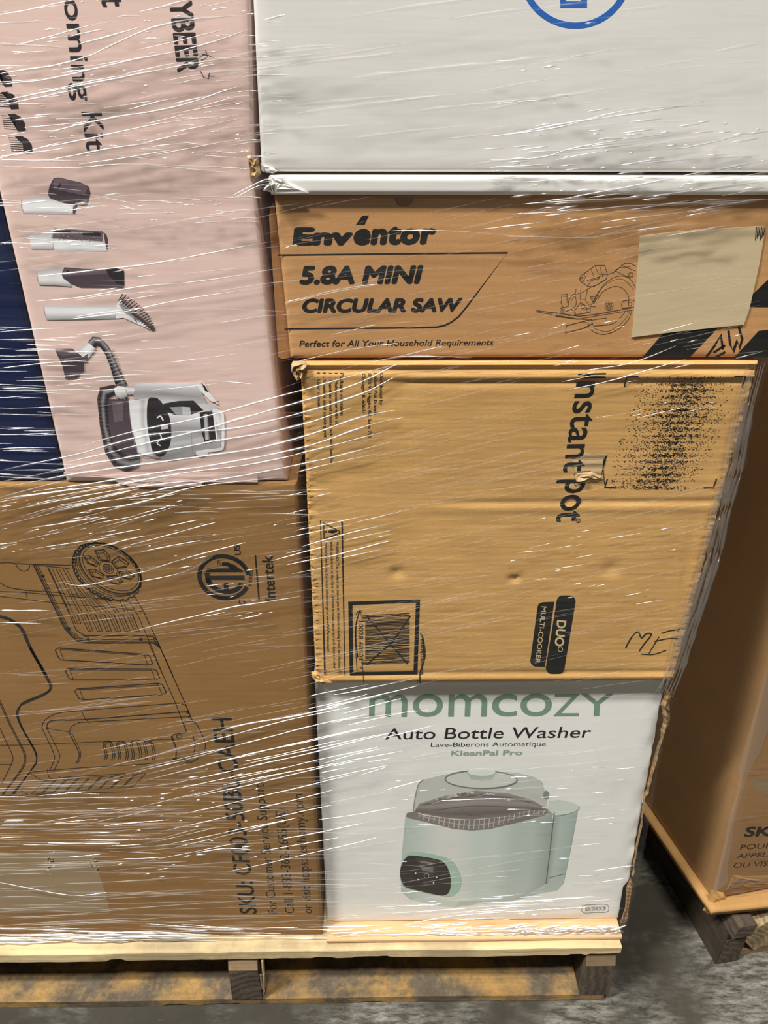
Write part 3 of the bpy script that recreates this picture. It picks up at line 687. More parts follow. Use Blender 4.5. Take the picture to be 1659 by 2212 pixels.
# white carton with the round logo
yw = 0.002; F = FY(yw)
XR = 0.318
zb = at_y(1000, 372, yw).z
TLw, BLw = ext((546, 0), (564, 366), yw, 1.45), at_y(564, 368, yw); BRw = with_x(at_y(1659, 376, yw), XR); BLw.z = BRw.z = zb
wt = carton('carton', 'big white carton with a blue ring logo, topmost on the pallet', (TLw, Vector((XR, yw, 1.45)), BRw, BLw), F, 0.42, M['white'], 'cartons on the main pallet', seed=4)
o_, i_ = ellipse(1243, -60, 122, 122, 0, 72), ellipse(1243, -60, 108, 108.5, 0, 72)
flat(wt, F, 'printed_logo', [[o_[k], o_[(k + 1) % 72], i_[(k + 1) % 72], i_[k]] for k in range(72)] + [[(1210, -40), (1222, -40), (1222, 17), (1210, 17)], [(1254, -40), (1268, -40), (1268, 17), (1254, 17)], [(1222, 3), (1254, 3), (1254, 17), (1222, 17)]], M['blue'])
crumple(wt, F, 'bent_corner', [(563, 352), (575, 358), (590, 362), (600, 369), (590, 374), (575, 373), (565, 368)], M['white'], 3, 0.002)

# thin white carton pressed under it
yt = -0.003; F = FY(yt)
za = at_y(1000, 380, yt).z; zc = at_y(1000, 422, yt).z
BLt = at_y(585, 421, yt); TLt = at_y(583, 381, yt); TLt.z = za; BLt.z = zc
tray = carton('carton', 'thin white carton squeezed between the blue ring carton and the saw carton', (TLt, Vector((XR, yt, za)), Vector((XR, yt, zc)), BLt), F, 0.41, M['white'], 'cartons on the main pallet', seed=5, nv=8)
U = zoom(520, 0, 2.86)
crumple(tray, F, 'crushed_corner', U([(175, 1085), (200, 1110), (215, 1130), (200, 1160), (205, 1195), (180, 1185), (140, 1175), (155, 1150), (190, 1135), (180, 1110)]), M['white'], 7, 0.006)
crumple(tray, F, 'bent_corner', U([(180, 1082), (260, 1085), (300, 1130), (420, 1190), (205, 1195), (200, 1150), (215, 1125)]), M['white'], 12, 0.0015)

# saw carton
yv = 0.003; F = FY(yv)
TLs, BLs = at_y(592, 429, yv), at_y(627, 773, yv)
XS = at_y(1659, 780, yv).x + 0.02
TLs.z = zc - 0.0006; zs = at_y(1100, 774, yv).z; BLs.z = zs
saw = carton('carton', 'brown circular saw carton with black slanted stripes, under the thin white carton', (TLs, Vector((XS + .004, yv, TLs.z)), Vector((XS, yv, zs)), BLs), F, 0.36, M['saw'], 'cartons on the main pallet', seed=6)
fp = FY(yv + 0.012)
flap_px = [(592, 436), (584, 448), (581, 470), (590, 600), (601, 771), (610, 776), (628, 772), (612, 600)]
V = [fp.at(*p) for p in flap_px]; nb = len(V); V += [v + Vector((0, 0.03, 0)) for v in V]
link('end_flap', mesh('end_flap', V, [tuple(range(nb))] + [(i, (i + 1) % nb, nb + (i + 1) % nb, nb + i) for i in range(nb)]), M['saw'], saw)
S = zoom(560, 400, 2.911)
TS = lambda s, a, b, t, bold, **k: text(saw, F, s, S([a])[0], S([b])[0], S([t])[0], M['ink'], bold, **k)
TS('Env', (207, 380), (580, 378), (222, 258), 0.06, space=1.0, res=6); TS('entor', (586, 377), (1098, 372), (606, 225), 0.06, space=1.08, res=6)
flat(saw, F, 'printed_accent', [S([(607, 248), (648, 192), (690, 189), (662, 250)])], M['ink'])
TS('5.8A MINI', (250, 625), (1005, 620), (272, 500), 0.05, res=6); TS('CIRCULAR SAW', (262, 803), (1255, 797), (280, 708), 0.05, res=6)
TS('Perfect for All Your Household Requirements', (252, 1016), (1468, 1006), (260, 975), 0.008)
lines(saw, F, 'printed_frame', [(S([(115, 440), (800, 432), (1560, 425), (1300, 770), (1255, 825), (1210, 860), (1165, 882), (1110, 893), (900, 897), (185, 903), (170, 908), (160, 900)]), 3.4)], M['ink'])
nt_ = ellipse(872.6, 428, 19, 17, 0, 20, 0, 180)
flat(saw, F, 'thumb_notch', [nt_], M['umber'], 0.0004); lines(saw, F, 'thumb_notch_edge', [(nt_, 1.4)], M['inkb'])
J = zoom(1090, 400, 2.916)
sl = []
def ad(p, wd=1.5, sm=0, closed=False):
    q = J(p)
    if sm: q = smooth(q, sm, closed)
    sl.append((q, wd, closed))
ad([(540, 765), (580, 690), (640, 612), (720, 572), (790, 590), (830, 660)], 1.6, 5); ad([(585, 722), (620, 670), (690, 638), (745, 652), (780, 700), (778, 745)], 1.8, 5); ad([(560, 740), (610, 650), (680, 600), (750, 595), (815, 660)], 1.0, 5)
for r in (26, 17, 9): ad(ellipse(658, 762, r, r * 1.08, 0, 18), 1.6, 0, True)
ad([(535, 905), (580, 932), (640, 938), (720, 905), (780, 845), (800, 790)], 1.8, 5); ad([(560, 900), (640, 922), (710, 890), (765, 835), (785, 795)], 1.1, 5); ad([(645, 882), (700, 862), (750, 810), (755, 795)], 1.6, 4)
ad([(200, 790), (330, 805), (470, 825), (560, 815), (650, 800), (820, 768)], 2.4); ad([(200, 797), (325, 818), (465, 843), (560, 826), (820, 784)], 1.6); ad([(330, 805), (320, 825), (465, 845), (470, 826)], 1.8)
ad([(380, 932), (390, 885), (548, 845), (553, 872), (500, 900)], 1.8, 0, True); ad([(470, 843), (550, 850), (640, 836), (648, 880), (560, 888), (553, 870)], 1.6); ad([(495, 862), (530, 868), (530, 890), (500, 898)], 1.5)
ad([(470, 592), (480, 572), (570, 505), (630, 505), (648, 562), (640, 592), (560, 640), (520, 635), (475, 602)], 1.7, 0, True)
for q in ([(500, 560), (520, 600), (560, 588)], [(545, 530), (568, 592)], [(570, 510), (592, 560), (644, 562)], [(600, 508), (618, 578)], [(480, 575), (500, 610)], [(560, 588), (640, 560)], [(525, 632), (545, 600), (600, 585)], [(585, 600), (600, 570)]): ad(q, 1.3)
ad(ellipse(490, 592, 14, 12, 0, 10), 1.6, 0, True)
ad([(650, 562), (700, 540), (740, 502), (780, 490), (828, 512)], 1.6, 3); ad([(700, 540), (740, 562), (790, 582)], 1.3); ad([(740, 505), (800, 532), (826, 540)], 1.3); ad([(680, 560), (720, 520), (790, 515)], 1.2, 3); ad(ellipse(795, 565, 15, 17, 0, 12), 1.5, 0, True); ad(ellipse(795, 565, 8, 9, 0, 10), 1.3, 0, True)
ad([(450, 650), (445, 690), (482, 680), (548, 640)], 1.4); ad([(480, 650), (475, 720), (510, 722)], 1.4); ad([(525, 645), (508, 722), (540, 765), (575, 765)], 1.6); ad([(548, 640), (585, 625), (640, 590)], 1.2)
ad([(360, 690), (395, 685), (402, 762), (370, 772), (355, 742)], 1.5, 0, True); ad([(367, 700), (390, 697), (394, 740)], 1.2); ad([(400, 740), (420, 700), (442, 688), (450, 752), (420, 782)], 1.5, 3); ad([(415, 735), (440, 700)], 1.2)
ad(ellipse(362, 785, 14, 16, 0, 12), 1.7, 0, True); ad(ellipse(362, 785, 6, 7, 0, 8), 1.5, 0, True); ad([(375, 800), (420, 780), (450, 815), (395, 822)], 1.6); ad([(440, 790), (480, 738), (512, 760), (522, 802), (450, 816)], 1.5, 0, True); ad(ellipse(492, 765, 12, 14, 0, 10), 1.4, 0, True); ad([(505, 780), (540, 775), (540, 800), (520, 805)], 1.4)
ad([(540, 705), (592, 694), (560, 748)], 1.8, 0, True); ad([(552, 712), (575, 707), (558, 735)], 1.3, 0, True)
ad([(735, 750), (745, 730), (800, 722), (820, 730)], 1.5); ad([(735, 750), (740, 775), (800, 768)], 1.5); ad(ellipse(790, 748, 11, 13, 0, 12), 1.4, 0, True)
lines(saw, F, 'printed_saw_drawing', [(a_, w_ * 0.75, c_) for a_, w_, c_ in sl], M['inkf'], 0.0006)
flat(saw, F, 'printed_stripe', [J([(1005, 925), (1350, 893), (1165, 1085), (865, 1088)]), J([(1445, 1085), (1600, 918), (1780, 895), (1780, 960), (1660, 1085)]), J([(1780, 480), (1548, 700), (1538, 768), (1780, 770)])], M['ink'], 0.0006)
lb = J([(850, 322), (1000, 300), (1180, 284), (1400, 270), (1585, 258), (1640, 262), (1600, 500), (1540, 770), (1503, 876), (1100, 918), (800, 955), (826, 640)])
V = [F.at(*p, 0.0013) for p in lb]; nb = len(V); V += [F.at(*p, 0.0002) for p in lb]
o = link('paper_label', mesh('paper_label', V, [tuple(range(nb - 1, -1, -1))] + [(i, (i + 1) % nb, nb + (i + 1) % nb, nb + i) for i in range(nb)]), M['label'], saw); o['label'] = 'greyish tan blank paper label'
flat(saw, F, 'label_barcode', [J([(1578 + 11 * i, 262), (1584 + 11 * i, 262), (1578 + 10 * i, 345 - 14 * (i % 3)), (1572 + 10 * i, 345 - 14 * (i % 3))]) for i in range(6)], M['inkb'], 0.0100)
lines(saw, F, 'marker_writing', [(J(q), 5.0) for q in ([(1268, 1086), (1320, 1015), (1362, 945), (1375, 1035)], [(1315, 1055), (1388, 1008)], [(1328, 1086), (1390, 1050)], [(1410, 915), (1420, 1000), (1440, 1046), (1466, 978), (1478, 1030), (1497, 970), (1475, 893)])], M['ink'], 0.0009)

# multi-cooker carton
yi = -0.002
zt_, zbi = at_y(1150, 784, yi).z, at_y(1060, 1474.5, yi).z
def dispI(p):
    d = 0.0
    for (py, amp, wd, xa) in ((799, -0.0028, 0.0032, None), (788, 0.0012, 0.0035, None), (808, 0.0012, 0.004, None), (826, -0.0016, 0.003, 0.02), (818, 0.0010, 0.003, 0.02), (1465, 0.0012, 0.003, None), (1455, -0.0010, 0.003, None), (1087, -0.0010, 0.003, 0.09), (1100, 0.0008, 0.004, 0.05)):
        z = zI[py]; f = 1.0 if xa is None else 1 / (1 + math.exp(-(p.x - xa) / 0.012))
        d += amp * f * math.exp(-((p.z - z) / wd) ** 2)
    if zk[1] < p.z < zk[0]:
        t = (p.z - zk[0]) / (zk[1] - zk[0]); d += -0.0014 * math.sin(math.pi * t) * math.exp(-((p.x - (xk[0] + (xk[1] - xk[0]) * t)) / 0.0025) ** 2)
    for (x, z, a, r) in dents: d += a * math.exp(-((p.x - x) ** 2 + (p.z - z) ** 2) / (r * r))
    return d
zI = {py: at_y(900, py, yi).z for py in (799, 788, 808, 826, 818, 1465, 1455, 1087, 1100)}
ka, kb = at_y(1503, 1095, yi), at_y(1462, 1400, yi); zk, xk = (ka.z, kb.z), (ka.x, kb.x)
dents = [(at_y(px, py, yi).x, at_y(px, py, yi).z, a, r) for px, py, a, r in ((1112, 1251, -0.004, 0.004), (858, 1238, -0.0025, 0.006), (1320, 1230, -0.002, 0.008), (1275, 1010, -0.0015, 0.012))]
F = FY(yi)
Fd = FY(yi, dispI)
TLi, TRi, BRi, BLi = at_y(648, 784, yi), at_y(1641, 784, yi), at_y(1455, 1474, yi), at_y(682, 1474, yi)
for p in (TLi, TRi): p.z = min(zt_, zs - 0.0006)
for p in (BRi, BLi): p.z = zbi
ip = carton('carton', 'tan multi-cooker carton with a smudged black patch, resting on the white bottle washer carton', (TLi, TRi, BRi, BLi), Fd, 0.34, M['tan'], 'cartons on the main pallet', seed=7, nu=90, nv=200, crush=0.003)
F = Fd
W = zoom(620, 760, 3.19)
TI = lambda s, a, b, t, cv, bold=0.0, mat='ink', **k: text(ip, F, s, cv([a])[0], cv([b])[0], cv([t])[0], M[mat], bold, **k)
for s, a, b in (('Distributed by', (640, 146), (638, 366)), ('Instant Pot Brands', (600, 146), (598, 434)), ('8725 W Higgins Rd, Suite 725', (558, 146), (558, 592)), ('Chicago, IL 60631', (517, 146), (517, 422)),
                ('Package contains:', (366, 145), (368, 440)), ('1 - Multi-cooker with lid', (328, 145), (332, 505)), ('1 - Stainless steel steam rack with handles', (287, 145), (298, 770)), ('1 - Stainless steel cooking pot', (245, 142), (255, 590)), ('1 - User manual', (205, 142), (212, 380))):
    TI(s, a, b, (a[0] + 24, a[1]), W, 0.012, lift=0.0012)
X = zoom(1100, 760, 2.968)
TI('Instant', (440, 138), (343, 772), (634, 134), X, 0.012, lift=0.0011); TI('Pot'.lower(), (368, 818), (297, 1088), (572, 816), X, 0.012, lift=0.0011)
lines(ip, F, 'printed_mark_ring', [(X(ellipse(441, 1082, 13, 13, 0, 14)), 1.6, True)], M['ink'], 0.0011); TI('R', (437, 1077), (434, 1089), (449, 1077), X, lift=0.0012)
for q in ([(738, 224), (752, 155), (826, 155)], [(1438, 155), (1510, 155), (1493, 224)], [(630, 813), (612, 868), (685, 872)], [(1330, 812), (1308, 872), (1246, 872)]): lines(ip, F, 'printed_corner_bracket', [(X(q), 3.0)], M['ink'], 0.0011)
rnd = random.Random(21); sm = []
for k in range(4800):
    v = rnd.random(); row = rnd.random() < 0.55
    y = 165 + 715 * v
    if row: y = 165 + 41.5 * round((y - 165) / 41.5) + rnd.gauss(0, 6)
    c = 1150 - 230 * (v ** 1.2); u = rnd.gauss(0, 1)
    x = c + (u * 105 if rnd.random() < 0.80 else rnd.uniform(-330, 330 - 100 * v))
    if not (640 + (1 - v) * 110 < x < 1440 - 120 * v): continue
    big = rnd.random() < 0.05 and abs(x - c) < 150
    l, h = (rnd.uniform(9, 28), rnd.uniform(5, 10)) if big else (rnd.uniform(4, 14), rnd.uniform(2.2, 5.5))
    t = rnd.uniform(-.5, .2); sm.append(X([(x, y), (x + l * .5, y - h * .6 + t), (x + l, y + t * l * .3), (x + l * .5, y + h * .6)]))
flat(ip, F, 'smudged_ink_patch', sm, M['inkb'], 0.0010, 'flecks of black ink smudged over the cardboard')
flat(ip, F, 'tear_patch', [X([(400, 670), (412, 690), (440, 680), (455, 655), (480, 640), (530, 655), (598, 648), (630, 655), (604, 690), (606, 760), (590, 800), (530, 812), (470, 800), (430, 795), (418, 760)])], M['torn'], 0.0008)
lines(ip, F, 'tear_edge', [(X(q), 1.8) for q in ([(604, 690), (600, 740), (606, 800), (612, 850)], [(415, 780), (425, 800), (418, 850), (430, 860)], [(440, 770), (520, 765), (560, 800)])], M['inkb'], 0.0012)
crumple(ip, F, 'raised_tear', X([(420, 800), (440, 780), (530, 770), (595, 800), (600, 812), (560, 806), (480, 812), (430, 830)]), M['torn'], 31, 0.003)
Z = zoom(1080, 1100, 2.865)
def rbar(tlx, trx, brx, blx, ty, by, r):
    """slanted bar with round ends"""
    pts = []
    for (cx_, cy_, a0) in ((trx - r, ty + r, -90), (brx - r, by - r, 0), (blx + r, by - r, 90), (tlx + r, ty + r, 180)):
        for k in range(7):
            t = math.radians(a0 + 15 * k); pts.append((cx_ + r * math.cos(t), cy_ + r * math.sin(t)))
    return pts
flat(ip, F, 'printed_badge', [Z(rbar(350, 468, 400, 283, 533, 1017, 38)), Z([(262, 575), (336, 572), (278, 976), (215, 973), (195, 962), (187, 940), (232, 605), (240, 584)])], M['ink'], 0.0010)
TI('DUO', (353, 684), (337, 845), (415, 690), Z, 0.03, 'cream', lift=0.0016); TI('MULTI-COOKER', (257, 600), (218, 950), (290, 602), Z, 0.012, 'cream', lift=0.0016)
lines(ip, F, 'printed_mark_ring', [(Z(ellipse(374, 866, 14, 15, 0, 14)), 1.2, True)], M['cream'], 0.0015)
lines(ip, F, 'marker_writing', [(smooth(Z(q), 4), wd) for q, wd in (([(777, 860), (800, 815), (832, 770), (858, 760), (868, 785), (880, 795), (905, 770), (935, 771), (925, 795), (895, 830), (862, 878)], 3.2), ([(985, 788), (960, 830), (940, 862), (922, 892)], 2.6), ([(872, 896), (950, 898), (1030, 872)], 2.2), ([(955, 818), (1040, 801), (1105, 800)], 2.4), ([(998, 768), (1050, 752), (1112, 743)], 2.6))], M['inkb'], 0.0010)
Y = zoom(640, 1100, 3.318)
lines(ip, F, 'printed_warning_frame', [(Y([(173, 80), (328, 88), (348, 1190), (205, 1185)]), 1.8, True), (smooth(Y([(197, 108), (205, 104), (305, 155), (309, 165), (304, 172), (206, 212), (199, 206)]), 2, True), 2.0, True)], M['ink'], 0.0010)
flat(ip, F, 'printed_warning_mark', [Y([(228, 155), (262, 148), (292, 152), (293, 162), (262, 172), (228, 166)]), Y(ellipse(212, 161, 8, 7, 0, 12))], M['ink'], 0.0010)
for s, a, b in (('WARNING: This product can expose you to chemicals including [Lead] and [Bisphenol A]', (282, 232), (303, 1175)), ('which are known to the State of California to cause cancer and birth defects or other', (243, 232), (266, 1140)), ('reproductive harm. For more information go to www.P65Warnings.ca.gov.', (203, 240), (222, 1025))):
    TI(s, a, b, (a[0] + 22, a[1]), Y, 0.004, lift=0.0011, res=2)
fo_, fi_ = Y([(372, 662), (887, 645), (868, 1180), (383, 1190)]), Y([(403, 686), (857, 668), (840, 1160), (408, 1168)])
flat(ip, F, 'printed_barcode_frame', [[fo_[k], fo_[(k + 1) % 4], fi_[(k + 1) % 4], fi_[k]] for k in range(4)], M['ink'], 0.0010)
rnd = random.Random(12); bars = []; y = 752.0
while y < 1108:
    h = rnd.choice([2.6, 2.6, 5, 5, 8]); lft = 466 if y < 800 or y > 1072 else 494
    bars.append(Y([(lft, y + 8), (812, y - 8), (812, y - 8 + h), (lft, y + 8 + h)])); y += h + rnd.choice([3, 3, 5, 7])
flat(ip, F, 'printed_barcode', bars, M['ink'], 0.0010)
lines(ip, F, 'marker_cross', [(Y([(505, 766), (640, 925), (800, 1110)]), 3.2), (Y([(818, 762), (690, 950), (505, 1113)]), 3.2)], M['inkb'], 0.0013)
TI('10028 68501', (447, 800), (447, 1076), (482, 800), Y, 0.0, lift=0.0011); TI('8', (447, 720), (447, 742), (470, 720), Y, lift=0.0011); TI('8', (455, 1126), (455, 1146), (478, 1126), Y, lift=0.0011)
TI('E100 MJ51-0059-018', (890, 932), (890, 1182), (912, 932), Y, 0.015, lift=0.0011)
for q, wd in (([(428, 752), (450, 728), (462, 760)], 1.8), ([(450, 740), (428, 830), (428, 950), (440, 1060)], 2.6), ([(440, 760), (422, 900), (435, 1160)], 1.6), ([(470, 1060), (478, 1165), (482, 1246)], 1.4), ([(888, 888), (905, 915), (918, 985), (922, 1050), (905, 1120), (888, 1170), (886, 1246)], 3.2), ([(905, 920), (912, 1010), (915, 1080)], 2.6), ([(872, 1220), (866, 1246)], 1.5)): lines(ip, F, 'marker_scribble', [(smooth(Y(q), 4), wd)], M['inkb'], 0.0012)
crumple(ip, F, 'crushed_corner', W([(40, 62), (130, 62), (140, 85), (118, 125), (110, 170), (85, 190), (70, 195), (45, 160), (28, 120), (30, 85)]), M['torn'], 15, 0.008)
crumple(ip, F, 'bent_corner', Y([(108, 1165), (150, 1160), (200, 1195), (260, 1238), (205, 1246), (140, 1225), (112, 1200)]), M['tan'], 16, 0.004)

# bottle washer carton
ym = 0.013; F = FY(ym)
ztm = zbi - 0.0006
BLm, BRm = at_y(706, 1996, ym), at_y(1345, 1991, ym); TLm, TRm = at_y(679, 1476, ym), at_y(1437, 1477, ym)
for p in (BLm, BRm): p.z = DZ + 0.0086
for p in (TLm, TRm): p.z = ztm
mc = carton('carton', 'white bottle washer carton with green lettering, under the tan multi-cooker carton', (TLm, TRm, BRm, BLm), F, 0.32, M['washer'], 'cartons on the main pallet', seed=8, crush=0.004)
E_ = zoom(670, 1460, 2.074)
TM = lambda s, a, b, t, mat='ink', bold=0.0, **k: text(mc, F, s, E_([a])[0], E_([b])[0], E_([t])[0], M[mat], bold, **k)
for s, a, b, h in (('m', 263, 433, 100), ('o', 458, 592, 102), ('m', 618, 790, 100), ('c', 813, 925, 100), ('o', 940, 1080, 102), ('Z', 1088, 1203, 100), ('Y', 1210, 1355, 101)):
    yb_ = 184 - (a - 263) * 0.004; TM(s, (a, yb_), (b, yb_ - .4), (a + 3, yb_ - h), 'green', 0.004, fit='box', res=8)
TM('Auto Bottle Washer', (335, 285), (1252, 276), (341, 232), 'ink', 0.004); TM('Lave-Biberons Automatique', (540, 318), (1055, 314), (542, 297)); TM('KleanPal Pro', (630, 358), (950, 355), (633, 333), 'greenp', 0.03)
TM('BS03', (1232, 1053), (1324, 1050), (1233, 1034), 'greyink', 0.03)
lines(mc, F, 'printed_model_frame', [(smooth(E_([(1228, 1028), (1275, 1025), (1325, 1024), (1338, 1040), (1328, 1058), (1275, 1060), (1228, 1062), (1216, 1046)]), 4, True), 1.6, True)], M['greyink'])
a = Art(F, zoom(820, 1640, 3.456))
b1, b2, b3 = rgb(180, 189, 182), rgb(196, 197, 190), rgb(164, 175, 168); gd = rgb(140, 149, 142)
a.strip([(192, 420), (172, 640), (155, 850), (160, 990), (230, 1050), (500, 1103)], [(1290, 380), (1290, 600), (1262, 800), (1240, 930), (1200, 995), (1030, 1052)], [b3, b1, b2, b2, b1, b1, b3, b3, gd])
a.poly([(500, 1100), (230, 1050), (350, 1040), (600, 1060), (640, 1085), (560, 1110)], b1); a.poly([(600, 1060), (1030, 1050), (1240, 930), (1200, 1000), (1030, 1055), (760, 1080), (560, 1105)], b3)
a.poly([(1255, 385), (1262, 312), (1340, 302), (1440, 322), (1490, 350), (1485, 385), (1310, 422)], rgb(188, 195, 185)); a.strip([(1300, 425), (1270, 700), (1240, 935)], [(1478, 390), (1430, 650), (1385, 865)], [gd, b3, rgb(158, 170, 163), rgb(150, 162, 155)])
a.poly([(1240, 935), (1385, 860), (1372, 930), (1320, 985), (1200, 998)], rgb(160, 170, 163)); a.line([(1305, 395), (1300, 430), (1270, 700), (1242, 932)], 2.4, rgb(95, 98, 94)); a.line([(1245, 890), (1385, 855)], 1.8, rgb(105, 110, 106)); a.line([(1255, 378), (1310, 422), (1400, 410), (1480, 382), (1490, 352)], 2.0, rgb(120, 128, 122), 3); a.line([(1478, 390), (1430, 650), (1385, 865), (1370, 930)], 1.4, rgb(140, 150, 144), 3)
lid = rgb(176, 178, 170)
a.poly([(250, 400), (265, 290), (290, 190), (330, 152), (480, 113), (760, 85), (1030, 100), (1150, 130), (1215, 168), (1238, 260), (1258, 390), (900, 300), (700, 330)], lid); a.line([(250, 400), (265, 290), (290, 190), (330, 152)], 2.6, rgb(130, 130, 130), 3)
rk, rk2, rk3 = rgb(118, 110, 106), rgb(140, 133, 127), rgb(100, 94, 90)
a.strip([(300, 330), (480, 275), (720, 232), (960, 255), (1130, 300), (1235, 360)], [(255, 395), (500, 440), (700, 450), (900, 430), (1100, 390), (1250, 385)], [rk2, rk, rk2, rk, rk3, rk])
a.poly([(195, 425), (205, 400), (255, 392), (330, 420), (560, 450), (760, 450), (1000, 410), (1250, 370), (1262, 395), (1230, 420), (1000, 480), (820, 522), (690, 533), (560, 522), (330, 465), (215, 440)], rk)
for i in range(26):
    t = i / 25; x = 300 + 930 * t; y = 405 + 60 * math.sin(math.pi * min(1, t * 1.15)) - 20 * t; a.line([(x, y - 8), (x - 8, y + 22 + 45 * math.sin(math.pi * min(1, t * 1.05 + .05)))], 2.0, rgb(176, 170, 163))
a.line([(300, 420), (560, 480), (740, 490), (1000, 440), (1240, 385)], 1.6, rgb(168, 162, 155), 3)
rnd = random.Random(4)
for k in range(40):
    t = rnd.random(); x = 370 + 680 * t; y = 330 - 78 * math.sin(math.pi * t) + rnd.uniform(-8, 8); r = rnd.uniform(4, 12); a.poly(ellipse(x, y, r * 1.3, r * .7, 0, 8), rnd.choice([rgb(188, 184, 178), rgb(170, 165, 158), rk3]))
a.line([(330, 340), (480, 300), (740, 268), (960, 285), (1120, 320)], 1.4, rk3, 4); a.line([(400, 380), (640, 350), (900, 350), (1150, 370)], 1.6, rk3, 4); a.line([(610, 370), (650, 410), (760, 420)], 2, rk3, 3)
a.poly(ellipse(758, 150, 262, 62, 0, 48), rgb(188, 190, 182)); a.line(ellipse(758, 150, 268, 66, 1, 48), 2.6, rgb(112, 112, 108), 0, True)
a.poly([(660, 100), (866, 100), (840, 150), (760, 160), (680, 148)], rgb(160, 172, 160)); a.poly(ellipse(760, 97, 106, 28, 0, 32), rgb(205, 208, 200)); a.line(ellipse(760, 97, 106, 28, 0, 20, 0, 180), 2.0, rgb(150, 160, 150))
a.poly(ellipse(1243, 265, 22, 33, 0, 20), rgb(120, 130, 122))
a.poly([(160, 780), (205, 705), (265, 688), (400, 708), (510, 738), (565, 785), (606, 880), (600, 960), (560, 1010), (510, 1022), (400, 1010), (200, 960), (155, 900)], rgb(150, 176, 158), 4)
a.poly([(152, 850), (168, 775), (200, 730), (245, 716), (430, 745), (490, 780), (520, 840), (532, 900), (525, 975), (490, 1014), (420, 1010), (230, 965), (175, 935)], rgb(44, 40, 38), 4)
a.poly([(260, 725), (430, 748), (400, 870), (330, 860)], rgb(62, 56, 54)); a.poly([(300, 755), (395, 770), (395, 785), (305, 770)], rgb(120, 114, 108)); a.poly([(305, 795), (400, 808), (398, 840), (320, 830)], rgb(105, 100, 95))
for (x, y) in ((268, 850), (425, 880), (287, 897), (403, 920)): a.poly(ellipse(x, y, 6, 6, 0, 8), rgb(225, 222, 215))
a.line(ellipse(350, 868, 18, 18, 0, 14), 1.2, rgb(150, 145, 138), 0, True); a.line(ellipse(345, 925, 14, 12, 0, 12), 1.0, rgb(105, 100, 95), 0, True)
a.build(mc, 'printed_product_picture', 'printed pale green bottle washer')
# ragged cardboard showing along its edge
rnd = random.Random(17)
edge = [(1438, 1482), (1428, 1520), (1432, 1560), (1418, 1620), (1402, 1680), (1390, 1730), (1380, 1790), (1370, 1850), (1362, 1900)]
wid = [17, 22, 15, 3, 3, 3, 3, 3, 3]
fe = FY(ym - 0.001)
V, Fc = [], []
pts = [];
for i in range(len(edge) - 1):
    for k in range(4):
        t = k / 4; pts.append((edge[i][0] + (edge[i + 1][0] - edge[i][0]) * t + rnd.uniform(-2.5, 2), edge[i][1] + (edge[i + 1][1] - edge[i][1]) * t, wid[i] + (wid[i + 1] - wid[i]) * t + rnd.uniform(-1, 2)))
for (x, y, ww) in pts:
    for u, d in ((0, 0.001), (.35, 0.003 + .004 * rnd.random()), (.7, .001 + .003 * rnd.random()), (1, -0.006)): V.append(fe.at(x + ww * u, y, d))
for i in range(len(pts) - 1):
    for k in range(3): Fc.append((i * 4 + k, i * 4 + k + 1, i * 4 + 5 + k, i * 4 + 4 + k))
link('torn_edge', mesh('torn_edge', V, Fc), M['frayed'], mc)
flat(mc, F, 'flute_shade', [[(1346, 1915), (1360, 1900), (1352, 1950), (1344, 1986), (1334, 1988)]], M['shade'], 0.0008)  # flat dark shape, paints the shade inside the broken board edge
crumple(mc, F, 'torn_corner', [(1362, 1895), (1366, 1905), (1358, 1950), (1355, 1985), (1345, 2000), (1338, 1994), (1350, 1960), (1353, 1915)], M['frayed'], 19, 0.003, lift=0.002)

# ------------------------------------------------------------------ neighbouring pallet and its carton
ph = math.radians(10); ex, ey = Vector((math.cos(ph), math.sin(ph), 0)), Vector((-math.sin(ph), math.cos(ph), 0)); ez = Vector((0, 0, 1))
G = at_z(1546, 2082, 0.0)
p2 = thing('wooden_pallet', 'dark worn wooden pallet under the tall dull brown carton across the gap', 'pallet', G)
loc = lambda u, v, z: G + ex * u + ey * v + ez * z
def block(name, u0, u1, v0, v1, z0, z1, mat, skew=0.0, seed=0):
    r = random.Random(seed); j = lambda: r.uniform(-.0015, .0015)
    pr = [ex * (u0 + j()) + ez * z0, ex * (u1 + j()) + ez * (z0 + j()), ex * (u1 + skew + j()) + ez * (z1 + j()), ex * (u0 + skew + j()) + ez * (z1 + j())]
    return prism(name, p2, pr, loc(0, v0, 0), loc(0, v1, 0), mat)
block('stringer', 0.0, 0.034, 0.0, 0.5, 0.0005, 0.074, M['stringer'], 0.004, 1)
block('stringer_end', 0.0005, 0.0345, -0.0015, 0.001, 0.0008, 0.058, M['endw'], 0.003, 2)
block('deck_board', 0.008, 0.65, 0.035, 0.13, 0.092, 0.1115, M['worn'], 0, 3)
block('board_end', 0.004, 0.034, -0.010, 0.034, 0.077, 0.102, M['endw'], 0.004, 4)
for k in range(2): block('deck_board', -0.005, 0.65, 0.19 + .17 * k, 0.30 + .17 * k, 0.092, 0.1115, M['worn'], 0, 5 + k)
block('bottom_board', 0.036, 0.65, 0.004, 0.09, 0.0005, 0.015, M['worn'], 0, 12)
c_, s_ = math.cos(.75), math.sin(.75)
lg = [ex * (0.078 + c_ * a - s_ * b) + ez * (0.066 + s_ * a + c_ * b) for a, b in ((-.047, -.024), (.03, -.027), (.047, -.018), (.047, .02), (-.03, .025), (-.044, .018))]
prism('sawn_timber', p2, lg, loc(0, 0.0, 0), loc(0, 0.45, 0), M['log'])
block('stringer', 0.30, 0.335, 0.0, 0.5, 0.0155, 0.091, M['stringer'], 0, 20); block('stringer', 0.60, 0.635, 0.0, 0.5, 0.0155, 0.091, M['stringer'], 0, 21)

